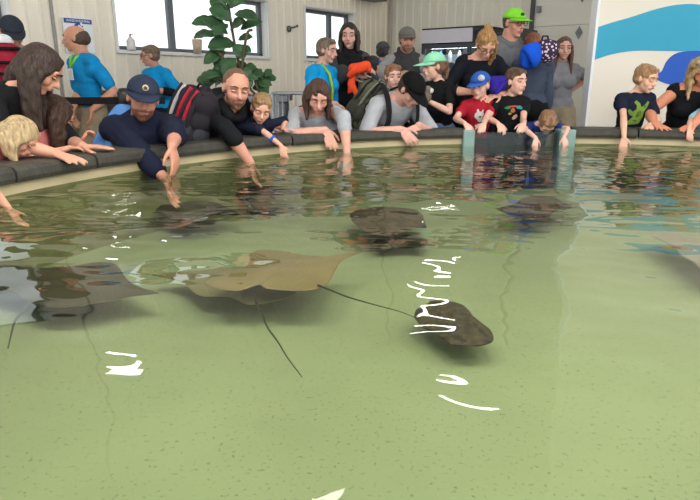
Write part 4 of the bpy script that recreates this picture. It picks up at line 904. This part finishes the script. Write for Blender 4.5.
# person turned away with dotted jacket and blue hood
DOT = mat('dotted_cloth', srgb(52, 36, 70), .8); nt = DOT.node_tree; b = nt.nodes['Principled BSDF']
vz = nt.nodes.new('ShaderNodeTexVoronoi'); vz.inputs['Scale'].default_value = 38; tc = [n for n in nt.nodes if n.type == 'TEX_COORD'][0]; nt.links.new(tc.outputs['Object'], vz.inputs['Vector'])
cr = nt.nodes.new('ShaderNodeValToRGB'); cr.color_ramp.interpolation = 'CONSTANT'; cr.color_ramp.elements[0].color = srgb(226, 200, 214)+(1,); cr.color_ramp.elements[1].position = .36; cr.color_ramp.elements[1].color = srgb(50, 36, 62)+(1,)
nt.links.new(vz.outputs['Distance'], cr.inputs['Fac']); nt.links.new(cr.outputs['Color'], b.inputs['Base Color'])
J = person('person with brown hair facing away beside the man in the lime cap', (533, 46, 5.75), (170, 30, 0), H=1.56, sex='f', bulk=.92, body=(175, 4), top=cloth(70, 78, 96), pants=BLACK, sleeve=1.9, hair='short', hairc=(122, 76, 52), topname='jacket')
e = empty('dotted_backpack', at(548, 66, 5.45), 'rounded dark backpack with white and pink dots between two adults', 'backpack')
q = lambda x, y, Y: at(x, y, Y)
link('bag', remeshed([('e', q(547, 51, 5.42), None, (.095, .08, .10)), ('e', q(552, 48, 5.42), None, (.06, .06, .07)), ('e', q(543, 47, 5.42), None, (.06, .05, .06))], .008, 2), DOT, e)
mb = MB(); a = q(545, 41, 5.42); mb.tube([a+V((-.03, 0, 0)), a+V((-.02, 0, .04)), a+V((.02, 0, .04)), a+V((.03, 0, 0))], .008, 6); mb.build('grab_loop', BLACK, e)
e = empty('blue_jacket', at(530, 70, 5.4), 'puffy royal blue jacket bundled beside the dotted backpack', 'jacket')
o = remeshed([('e', q(530, 56, 5.38), None, (.10, .08, .11)), ('e', q(526, 62, 5.38), None, (.06, .06, .06)), ('e', q(535, 49, 5.38), None, (.05, .05, .05))], .008, 2); wrinkle(o, .007, 32, 4); link('fabric', o, cloth(26, 84, 206), e)
mb = MB(); mb.tube([q(523, 50, 5.3), q(528, 55, 5.28), q(531, 64, 5.3)], .012, 6); mb.build('seam', cloth(18, 60, 160), e, smooth=True)
J = person('woman in a grey shirt and khaki trousers standing with hands behind her back', (564, 49, 6.1), (-8, 2, 0), H=1.62, sex='f', body=(-4, 0), top=cloth(134, 134, 142), pants=cloth(156, 142, 120), sleeve=.7, hair='long', hairc=(98, 70, 56), sk=skin(214, 164, 148),
    hands={'R': dict(p=at(556, 96, 6.3), d=V((.8, .1, -.2)), n=V((0, 1, 0)), pole=V((-1, .6, 0))), 'L': dict(p=at(568, 92, 6.3), d=V((-.8, .1, -.2)), n=V((0, 1, 0)), pole=V((1, .6, 0)))})
# left background
J = person('elderly balding man in a bright blue shirt and khaki trousers in profile', (75, 39, 5.55), (-78, 2, 0), H=1.70, body=(-40, 2), bulk=1.05, top=CYAN, pants=KHAKI, sleeve=.75, hair='bald', hairc=(84, 66, 56), sk=skin(206, 148, 122),
    hands={'L': dict(p=at(92, 110, 5.4), d=V((-.1, -.1, -1)), n=V((-1, 0, 0)), pole=V((1, .3, -.3))), 'R': dict(p=at(72, 110, 5.35), d=V((.1, 0, -1)), n=V((1, 0, 0)))})
N, ub, rb, fb, H = [J[k] for k in ('N', 'ub', 'rb', 'fb', 'H')]
mb = MB(); mb.tube([J['P']+ub*.045*H+(rb*math.cos(t)*.112*H+fb*math.sin(t)*.09*H) for t in [i*math.pi/12 for i in range(25)]], .022, 8, .5); mb.build('belt', BLACK, J['e'], smooth=True)
mb = MB(); mb.tube([N+rb*.06+ub*.015, N+rb*.05+fb*.09-ub*.03, N+fb*.125-ub*.12, N-rb*.05+fb*.09-ub*.03, N-rb*.06+ub*.015], .012, 6); mb.build('lanyard', cloth(140, 220, 60), J['e'], smooth=True)
mb = MB(); mb.box(N+fb*.135-ub*.17, (.075, .008, .10), m3(rb, fb, ub)); mb.build('name_badge', WHITE, J['e'])
J = person('older woman in a bright blue shirt and dark trousers near the long window', (150, 56, 6.5), (-66, 6, 0), H=1.58, sex='f', body=(-30, 5), bulk=1.08, top=CYAN2, pants=cloth(30, 32, 42), sleeve=.8, hair='short', hairc=(120, 98, 82), sk=skin(204, 150, 128), glasses=True,
    hands={'L': dict(p=at(157, 90, 6.3), d=V((-.4, -.2, -.6)), n=V((-1, 0, 0)), pole=V((1, .3, -.3)), sleeve=.8), 'R': dict(p=at(144, 92, 6.25), d=V((.3, 0, -1)), n=V((1, 0, 0)))})
S, E, W = J['arm']['L']; MB().tube([E+(W-E)*-.02, E+(W-E)*.75], .044, 10).build('elbow_brace', BLACK, J['e'], smooth=True)
J = person('man in a black cap and black shirt at the upper left edge', (12, 33, 4.95), (40, 30, 0), H=1.76, body=(10, 6), top=BLACK, pants=DJEAN, sleeve=.8, hair='buzz', hairc=(70, 55, 48), sk=skin(206, 146, 130), look='down')
cap(J, cloth(48, 54, 64), None, brim=.35)
e = empty('baby_carrier', at(3, 80, 4.7), 'red and black padded carrier on the chest of the man in the black cap', 'carrier')
o = remeshed([('e', at(3, 56, 4.68), None, (.11, .09, .14)), ('e', at(1, 70, 4.7), None, (.12, .09, .10))], .01, 2); wrinkle(o, .006, 24, 1); link('padding', o, RB_, e)
for yy in (49, 63, 74):
    mb = MB(); a = at(3, yy, 4.69); mb.tube([a+V((.125*math.cos(t), -.10*math.sin(t)-.01, 0)) for t in [i*math.pi/10 for i in range(11)]], .022, 6, .6); mb.build('band', BLACK, e, smooth=True)
e2 = empty('white_hat', at(4, 42, 4.7), 'small white hat above the red carrier at the left edge', 'hat')
o = remeshed([('e', at(2, 40, 4.68), None, (.07, .07, .045))], .008, 1); link('crown', o, WHITE, e2)
mb = MB(); a = at(2, 42, 4.68); mb.tube([a+V((.07*math.cos(t), .07*math.sin(t), 0)) for t in [i*math.pi/12 for i in range(25)]], .012, 6); mb.build('hem', WHITE, e2, smooth=True)

e = empty('purple_jacket', at(500, 98, 4.98), 'violet blue jacket held by the blonde woman between the two boys', 'jacket')
o = remeshed([('c', at(492, 82, 5.0), at(505, 81, 4.98), .05, .045), ('c', at(494, 88, 4.98), at(504, 86, 4.98), .05, .04), ('c', at(495, 94, 5.0), at(498, 98, 5.0), .035, .02)], .008, 2); wrinkle(o, .005, 30, 6); link('fabric', o, cloth(52, 40, 150), e)
o = remeshed([('c', at(503, 84, 4.93), at(497, 92, 4.93), .022, .02)], .008, 2); link('sleeve', o, cloth(52, 40, 150), e)
e = empty('plush_toy', at(427, 104, 4.86), 'small grey and white plush toy in the hands of the girl in the mint cap', 'toy')
q = at(426, 97, 4.86); o = remeshed([('e', q, None, (.045, .04, .05)), ('e', q+V((.012, -.01, .055)), None, (.033, .033, .033))], .006, 1); link('toy_body', o, cloth(120, 108, 96), e)
o = remeshed([('e', q+V((.035, -.02, .05)), None, (.022, .02, .022))], .005, 1); link('toy_ear', o, cloth(214, 210, 206), e)
# ================================================================ BACKGROUND OBJECTS
STEEL = mat('brushed_steel', srgb(150, 152, 154), .35, metal=.7, var=.08)
# glass-door drinks cooler in the back
ZC = V((-.604, -.797, 0))
s_c = (wall_s := (lambda px: ((lambda k: (k*C0.y-C0.x)/(DR.x-k*DR.y))((px-350)/F_PX/1.04))))
sa, sb_ = s_c(444), s_c(503)
fc = C0+DR*((sa+sb_)/2)+ZC*0.42; fw = sb_-sa; fd = .70; fhh = 1.76
e = empty('drinks_cooler', (fc.x, fc.y, 0), 'black glass-door drinks cooler with a pale sign panel against the back wall', 'cooler')
BLK = mat('cooler_black', srgb(34, 35, 38), .35, var=.1); FRB = m3(DR, -ZC, UP)
def cb(m, x, y, z, sx, sy, sz): p = fc+DR*x+ZC*y; m.box((p.x, p.y, z), (sx, sy, sz), FRB)
m = MB(); cb(m, 0, -.33, .93, fw, .04, 1.86); cb(m, -fw/2+.02, 0, .93, .04, fd, 1.86); cb(m, fw/2-.02, 0, .93, .04, fd, 1.86); cb(m, 0, 0, 1.84, fw, fd, .04); cb(m, 0, 0, .2, fw, fd, .4); m.build('cabinet', BLK, e)
m = MB(); cb(m, -.09, .36, 1.74, fw-.2, .03, .19); m.build('sign_panel', mat('cooler_sign', srgb(204, 200, 212), .4, var=.03), e, bevel=.004)
m = MB()
for z in (.44, 1.59): cb(m, -.05, .36, z, fw-.16, .04, .06)
for x in (-fw/2+.05, fw/2-.22): cb(m, x, .36, 1.01, .06, .04, 1.2)
fr = m.build('door', mat('cooler_door', srgb(60, 64, 72), .3), e)
m = MB(); cb(m, -.05, .36, 1.01, fw-.3, .008, 1.1); m.build('glass', GL, fr)
m = MB(); cb(m, fw/2-.10, .40, 1.1, .02, .03, .4); m.build('handle', STEEL, fr)
m = MB(); cb(m, 0, .25, 1.58, fw-.2, .06, .03); m.build('interior_lamp', mat('cooler_lamp', (.85, .93, 1.0), .5, var=0, emit=9.0), e)
m = MB(); cb(m, 0, -.29, .95, fw-.1, .02, 1.1); m.build('inner_liner', mat('liner_pale', srgb(170, 190, 210), .5), e)
SHF = mat('shelf_white', srgb(190, 196, 204), .4)
for z in (.62, .88, 1.12, 1.36): m = MB(); cb(m, 0, 0.02, z, fw-.1, .52, .015); m.build('shelf', SHF, e)
for k, z in enumerate((.6275, .8875, 1.1275, 1.3675)):
    for j in range(6):
        x = -fw/2+.12+j*(fw-.26)/5; p = fc+DR*x+ZC*.22
        colr = [(40, 90, 170), (210, 216, 222), (170, 196, 216), (225, 226, 228)][k] if (j+k) % 4 else (60, 120, 180)
        m = MB(); m.lathe([(.0, 0), (.028, 0), (.03, .01), (.03, .11), (.022, .135), (.011, .15), (.011, .165), (0, .165)], (p.x, p.y, z), 12)
        tag(m.build('drink_bottle', mat('bottle_%d_%d_%d' % colr, srgb(*colr), .25, var=.05), None, smooth=True), 'small bottle standing on a shelf inside the drinks cooler', 'bottle', 'bottles in the drinks cooler')
# second tall black unit right of the cooler
c = C0+DR*(sb_+.30)+ZC*.45; e = empty('black_cabinet', (c.x, c.y, 0), 'tall plain black cabinet right of the drinks cooler behind the adults', 'cabinet')
m = MB(); m.box((c.x, c.y, .9), (.5, .6, 1.8), FRB); m.build('cabinet_body', BLK, e, bevel=.008)
m = MB(); q = c+ZC*.31; m.box((q.x, q.y, .9), (.44, .02, 1.7), FRB); d_ = m.build('door', mat('cabinet_door', srgb(44, 45, 48), .35), e, bevel=.004)
m = MB(); q = c+ZC*.34+DR*.18; m.box((q.x, q.y, .95), (.02, .03, .25), FRB); m.build('handle', STEEL, d_)

# potted fiddle leaf fig
POT = mat('grey_planter', srgb(128, 126, 130), .6, var=.06)
pc = at(262, 100, 5.75); e = empty('grey_planter', (pc.x, pc.y, 0), 'large square grey planter behind the toddler in navy', 'planter')
pt = at(262, 98, 5.75).z
m = MB(); sx = .24; m.add([V((pc.x+a*sx*(.8 if z == 0 else 1), pc.y+b*sx*(.8 if z == 0 else 1), z)) for z in (0, pt) for a, b in ((-1, -1), (1, -1), (1, 1), (-1, 1))], [(3, 2, 1, 0), (0, 1, 5, 4), (1, 2, 6, 5), (2, 3, 7, 6), (3, 0, 4, 7), (4, 5, 6, 7)]); m.build('pot', POT, e, bevel=.01)
m = MB()
for a, b, c1, c2 in ((0, -1, .52, .05), (0, 1, .52, .05), (-1, 0, .05, .52), (1, 0, .05, .52)): m.box((pc.x+a*sx, pc.y+b*sx, pt+.0), (c1, c2, .05))
m.build('rim', POT, e)
m = MB(); m.box((pc.x, pc.y, pt+.012), (.42, .42, .03)); m.build('soil', mat('soil', srgb(60, 46, 36), .9, bump=.5), e)
fig = empty('fiddle_leaf_fig', (pc.x, pc.y, pt+.03), 'tall fiddle leaf fig with broad dark green leaves in front of the long window', 'plant')
LEAF = mat('fig_leaf', srgb(52, 88, 52), .4, var=.3, scale=8, spec=.5); BARK = mat('bark', srgb(96, 78, 58), .8, var=.3)
stems = [[(258, 98), (244, 80), (238, 60), (233, 35), (229, 10), (226, -8)], [(262, 98), (256, 84), (254, 74)], [(256, 98), (226, 84), (214, 76)], [(240, 66), (222, 56), (210, 50)], [(236, 48), (246, 38), (252, 30)]]
m = MB()
for s in stems:
    P = [at(x, y, 5.75+.05*i) for i, (x, y) in enumerate(s)]; P[0] = V((P[0].x, P[0].y, pt)); k = len(P); m.tube([V(tuple(p)) for p in spline([tuple(p) for p in P], 4)], .013, 6)
m.build('stem', BARK, fig, smooth=True)
def leaf(p0, tip, up, wd):
    d = tip-p0; L = d.length; d.normalize(); n = (up-d*up.dot(d)).normalized(); x = d.cross(n); vs = []; fs = []
    prof = [0, .30, .62, .74, .80, .92, 1.0, .98, .85, .55, .08]; K = len(prof)-1
    for i, w_ in enumerate(prof):
        t = i/K; b = math.sin(t*math.pi)*.08*L-.22*L*max(0, t-.45)**1.5
        for j in (-2, -1, 0, 1, 2):
            ripple = .02*L*math.sin(i*2.1+j)*abs(j)/2
            vs.append(p0+d*L*t*(1-.0)+x*wd*w_*j/2+n*(b+abs(j)/2*.07*L*w_+ripple))
    for i in range(K):
        for j in range(4): fs.append((i*5+j, i*5+j+1, (i+1)*5+j+1, (i+1)*5+j))
    mb = MB(); mb.add(vs, fs); o = mb.build('leaf', LEAF, fig, smooth=True, clean=False); s_ = o.modifiers.new('s', 'SOLIDIFY'); s_.thickness = .003
# (base px, tip px, half width m)
LV = [((222, 24), (192, 22), .055), ((222, 36), (192, 36), .045), ((228, 34), (203, 18), .075), ((232, 20), (210, 8), .085), ((228, 8), (248, -6), .08), ((234, 14), (258, 18), .055), ((228, 24), (214, 34), .06), ((240, 30), (262, 20), .05),
      ((238, 40), (252, 36), .04), ((236, 44), (208, 46), .075), ((232, 46), (246, 56), .07), ((238, 52), (250, 50), .05), ((226, 52), (204, 62), .06), ((224, 58), (214, 68), .055), ((236, 58), (222, 76), .085), ((238, 60), (248, 74), .07),
      ((222, 74), (203, 76), .045), ((220, 78), (206, 84), .04), ((224, 80), (214, 86), .04), ((250, 80), (262, 70), .05), ((254, 82), (270, 76), .05), ((256, 84), (271, 84), .045), ((250, 78), (246, 66), .045), ((258, 88), (268, 92), .04), ((246, 84), (240, 76), .05),
      ((230, 30), (244, 20), .06), ((226, 16), (212, -6), .07), ((234, 66), (226, 88), .07), ((230, 70), (212, 70), .05), ((244, 70), (256, 66), .045), ((252, 88), (262, 88), .04), ((248, 86), (236, 90), .05), ((232, 6), (222, -14), .07), ((236, 76), (250, 88), .05)]
for cx, cy in ((262, 80), (212, 78), (246, 78)):
    for k in range(9):
        an = random.uniform(0, 6.28); x0, y0 = cx+random.uniform(-4, 4), cy+random.uniform(-3, 6)
        LV.append(((x0, y0), (x0+13*math.cos(an), y0+8*math.sin(an)-2), random.uniform(.035, .05)))
for i, (a, b, w_) in enumerate(LV):
    Y0 = 5.85+random.uniform(-.10, .10); Y1 = Y0+random.uniform(-.16, .12)
    leaf(at(a[0], a[1], Y0), at(b[0], b[1], Y1), norm((random.uniform(-.4, .4), -.8, .55)), w_*1.05)

# wall sign
def wallpt(px, z, out): t = wall_t(px); p = LB+dneg*t+NL*out; return V((p.x, p.y, z))
def zat(px, py): # height of the wall point seen at a pixel
    t = wall_t(px); p = LB+dneg*t; return at(px, py, p.y).z
t0, t1 = wall_t(68.5), wall_t(97); z0, z1 = zat(80, 53), zat(80, 17.5); sc_ = (t0+t1)/2; cS = LB+dneg*sc_+NL*.03; sw_ = abs(t1-t0); zc_ = (z0+z1)/2; shh = z1-z0
e = empty('wall_sign', (cS.x, cS.y, z0), 'white notice board with a blue header and round blue symbol on the left wall', 'sign')
# local frame: x to the right as seen by a reader
RX = DL; RS = m3(RX, -NL, UP)
def sb(m, x, z, wx, hz, out, th=.004): p = cS+RX*x+NL*out; m.box((p.x, p.y, zc_+z), (wx, th, hz), RS)
m = MB(); sb(m, 0, 0, sw_, shh, 0, .012); m.build('board', mat('sign_white', srgb(232, 234, 238), .35, var=.01), e, bevel=.003)
SBL = mat('sign_blue', srgb(36, 66, 140), .4, var=.02); SGY = mat('sign_print', srgb(120, 132, 158), .5)
m = MB(); sb(m, 0, shh*.40, sw_*.94, shh*.13, .009); m.build('header', SBL, e)
def text(body, x, z, size, m_, parent, out=.013):
    cu = bpy.data.curves.new('lettering', 'FONT'); cu.body = body; cu.size = size; cu.align_x = 'CENTER'; cu.align_y = 'CENTER'; cu.extrude = .001
    o = bpy.data.objects.new('lettering', cu); col.objects.link(o); dg = bpy.context.evaluated_depsgraph_get(); me = bpy.data.meshes.new_from_object(o.evaluated_get(dg)); bpy.data.objects.remove(o)
    R4 = m3(RX, UP, NL).to_4x4(); p = cS+RX*x+NL*out; me.transform(Matrix.Translation((p.x, p.y, zc_+z)) @ R4); link('lettering', me, m_, parent, smooth=False)
text('HANDWASHING', 0, shh*.40, sw_*.108, mat('letter_white', srgb(235, 238, 245), .4, var=0), e)
R4 = m3(RX, UP, NL).to_4x4(); p = cS+RX*.0+NL*.006
m = MB(); m.prism([(.085*math.cos(a)*sw_/.5, .085*math.sin(a)*sw_/.5) for a in [i*math.pi/14 for i in range(28)]], 0, .004, Matrix.Translation((p.x, p.y, zc_+shh*.19)) @ R4); em = m.build('emblem', SBL, e)
m = MB()
for bx, bz, w_, h_, r_ in ((-.02, -.012, .07, .022, .4), (.022, .014, .06, .02, -.5), (0, -.045, .08, .014, 0), (.03, .045, .02, .03, .2)):
    m.prism([(bx+(a*w_/2*math.cos(r_)-b*h_/2*math.sin(r_)), bz+(a*w_/2*math.sin(r_)+b*h_/2*math.cos(r_))) for a, b in ((-1, -1), (1, -1), (1, 1), (-1, 1))], .004, .007, Matrix.Translation((p.x, p.y, zc_+shh*.19)) @ R4)
m.build('emblem_figure', mat('letter_white', (1, 1, 1)), em)
for k, (zz, n) in enumerate(((.02, 3), (-.14, 3), (-.30, 2))):
    m = MB()
    for j in range(n):
        x = 0; wl = sw_*random.uniform(.45, .62); nn = 6
        for q_ in range(nn): sb(m, -wl/2+wl*(q_+.5)/nn, shh*(zz-.035*j), wl/nn*random.uniform(.5, .85), shh*.013, .007, .002)
    m.build('printed_line', SGY, e)
# small wall fixture
fx = wallpt(289, 0, .03); zf = zat(289, 29)
e = empty('wall_fixture', (fx.x, fx.y, zf-.05), 'small dark metal fixture on the ribbed wall between the windows', 'fixture')
DM = mat('dark_metal', srgb(96, 94, 92), .4, metal=.4)
m = MB(); m.ell((fx.x, fx.y, zf), RS, (.04, .025, .045), 14, 8); m.build('body', DM, e, smooth=True)
m = MB(); a = V((fx.x, fx.y, zf+.02)); m.tube([a, a+NL*.05+RX*.05, a+NL*.07+RX*.08+UP*.02], .013, 8); m.build('arm', DM, e, smooth=True)
m = MB(); m.ell(a+NL*.07+RX*.09+UP*.02, RS, (.024, .02, .02), 10, 8); m.build('knob', DM, e, smooth=True)
# dark box high on the wall near the corner
q1 = wallpt(362, 0, .15); zt_ = zat(362, 1)
e = empty('wall_box', (q1.x, q1.y, zt_), 'dark grey box mounted high on the wall beside the corner', 'box')
m = MB(); m.box((q1.x, q1.y, zt_+.25), (.62, .25, .5), RS); m.build('housing', mat('box_grey', srgb(96, 96, 94), .4), e, bevel=.01)
m = MB(); m.box((q1.x+NL.x*.13, q1.y+NL.y*.13, zt_+.06), (.56, .012, .08), RS); m.build('grille', mat('box_dark', srgb(60, 60, 60), .5), e)
# sill items
s_ = wallpt(133, ZS+.005, .03)
e = empty('sill_bottle', s_, 'small white pump bottle standing on the sill of the long window', 'bottle')
zS = ZS+.005
m = MB(); m.lathe([(0, 0), (.045, 0), (.048, .01), (.048, .10), (.02, .13), (.02, .14), (0, .14)], s_, 14); m.build('bottle_body', mat('bottle_white', srgb(214, 206, 206), .4), e, smooth=True)
m = MB(); m.lathe([(0, .14), (.012, .14), (.012, .17), (0, .17)], s_, 8); m.tube([s_+V((0, 0, .168)), s_+V((.04, -.01, .168))], .007, 6); m.build('pump', mat('pump_pink', srgb(200, 160, 165), .4), e, smooth=True)
s_ = wallpt(197, ZS+.005, .05)
m = MB(); m.lathe([(0, 0), (.05, 0), (.062, .16), (.055, .16), (.045, .01), (0, .01)], s_, 18); tag(m.build('sill_cup', mat('beige_cup', srgb(196, 172, 150), .6), None, smooth=True), 'beige cup standing on the window sill left of the fig leaves', 'cup')

# belt barrier on the left
BKM = mat('black_metal', srgb(36, 36, 38), .4); p1, p2 = at(124, 95, 4.9), at(46, 95, 4.9)
for k, p in enumerate((p1, p2)):
    e = empty('barrier_post', (p.x, p.y, 0), ('black barrier post with a round cap behind the man in the navy cap', 'black barrier post hidden mostly behind the long-haired woman')[k], 'barrier')
    m = MB(); m.lathe([(0, 0), (.17, 0), (.17, .015), (.05, .04), (.032, .05), (0, .05)], (p.x, p.y, 0), 24); m.build('base', BKM, e, smooth=True)
    m = MB(); m.tube([(p.x, p.y, .03), (p.x, p.y, .96)], .032, 14); m.build('pole', BKM, e, smooth=True)
    m = MB(); m.lathe([(0, .9), (.045, .9), (.052, .92), (.052, .99), (.035, 1.02), (0, 1.025)], (p.x, p.y, 0), 18); m.build('head', BKM, e, smooth=True)
m = MB(); m.box(((p1.x+p2.x)/2, p1.y, 0.925), (p1.x-p2.x-.1, .006, .055)); tag(m.build('barrier_belt', cloth(28, 28, 30)), 'black retractable belt stretched between the two barrier posts', 'belt')
p3 = at(172, 95, 5.0); m = MB(); m.box(((p1.x+p3.x)/2+.02, p1.y+.03, 0.925), (p3.x-p1.x-.12, .006, .055)); tag(m.build('barrier_belt', cloth(28, 28, 30)), 'black belt running right from the post behind the navy capped man', 'belt')
# bench behind belt
bq = at(112, 100, 5.95); e = empty('metal_bench', (bq.x, bq.y, 0), 'grey metal bench cabinet behind the black belt barrier', 'bench')
BM = mat('bench_grey', srgb(140, 134, 128), .5)
m = MB(); m.box((bq.x, bq.y, .98), (.36, .4, .03)); m.build('top', BM, e, bevel=.004)
m = MB(); m.box((bq.x, bq.y+.02, .83), (.34, .34, .2)); m.build('drawer_box', mat('bench_dark', srgb(104, 98, 92), .5), e, bevel=.004)
for a in (-.16, .16):
    for b in (-.16, .16): m = MB(); m.box((bq.x+a, bq.y+b, .483), (.035, .035, .965)); m.build('leg', BM, e)
m = MB(); m.box((bq.x, bq.y, .35), (.34, .36, .02)); m.build('shelf', BM, e)
e = empty('white_bottle', (bq.x+.08, bq.y-.02, .36), 'white bottle with dark markings on the lower shelf of the metal bench', 'bottle')
m = MB(); m.lathe([(0, 0), (.05, 0), (.055, .02), (.055, .2), (.02, .25), (.02, .28), (0, .28)], (bq.x+.08, bq.y-.02, .36), 14); m.build('bottle_body', WHITE, e, smooth=True)
m = MB(); m.lathe([(0.002, .1), (.057, .1), (.057, .16), (.002, .16)], (bq.x+.08, bq.y-.02, .36), 14); m.build('label_band', DKP, e, smooth=True)
# grey wire pen behind the toddler and grey woman
c = at(298, 100, 5.3); e = empty('wire_cart', (c.x, c.y, 0), 'grey metal rail cart between the toddler and the woman in grey', 'cart')
RM = mat('rail_grey', srgb(150, 154, 160), .4, metal=.2); zt_ = at(298, 93, 5.3).z; zl = at(298, 121, 5.3).z; wx = .20; wy = .2
for k, a in enumerate((-1, 1)):
    for b in (-1, 1): m = MB(); m.tube([(c.x+a*wx, c.y+b*wy, 0.03), (c.x+a*wx, c.y+b*wy, zt_)], .014, 8); m.build('post', RM, e, smooth=True)
for z in (zt_, zl, .3):
    m = MB(); m.tube([(c.x-wx, c.y-wy, z), (c.x+wx, c.y-wy, z), (c.x+wx, c.y+wy, z), (c.x-wx, c.y+wy, z), (c.x-wx, c.y-wy+.001, z)], .012, 8); m.build('rail', RM, e, smooth=True)
for j in range(7):
    x = c.x-wx+2*wx*(j+.5)/7; m = MB(); m.tube([(x, c.y-wy, .3), (x, c.y-wy, zt_)], .0045, 6); m.build('wire', RM, e, smooth=True)
m = MB(); m.box((c.x, c.y, zl-.22), (2*wx, 2*wy, .02)); m.build('tray', RM, e)
m = MB(); m.box((c.x+.06, c.y-.05, zl-.21+.14), (.26, .2, .26)); bb = m.build('blue_bin', mat('blue_plastic', srgb(34, 92, 190), .4), None, bevel=.01); tag(bb, 'blue plastic bin with a white label inside the wire cart', 'bin')
m = MB(); m.box((c.x+.03, c.y-.155, zl-.06), (.11, .006, .14)); m.build('bin_label', mat('label_light', srgb(190, 226, 240), .4), bb)
# items on the coping near grey woman
q = onrim(291, 3.14, .834); m = MB(); m.box(q+V((0, 0, .012)), (.10, .05, .022)); m.box(q+V((.0, 0, .026)), (.07, .035, .012)); tag(m.build('white_cloth', WHITE, None, bevel=.006), 'folded white cloth lying on the rim beside the woman in grey', 'cloth')
q = onrim(155, 3.12, .834); m = MB(); m.ell(q+V((0, 0, .012)), None, (.05, .03, .014), 14, 8); tag(m.build('white_cloth', WHITE, None, smooth=True), 'crumpled white tissue on the rim between the arms of the navy capped man', 'cloth')
# ledge between far rim and the back
q = at(450, 126, 5.6)
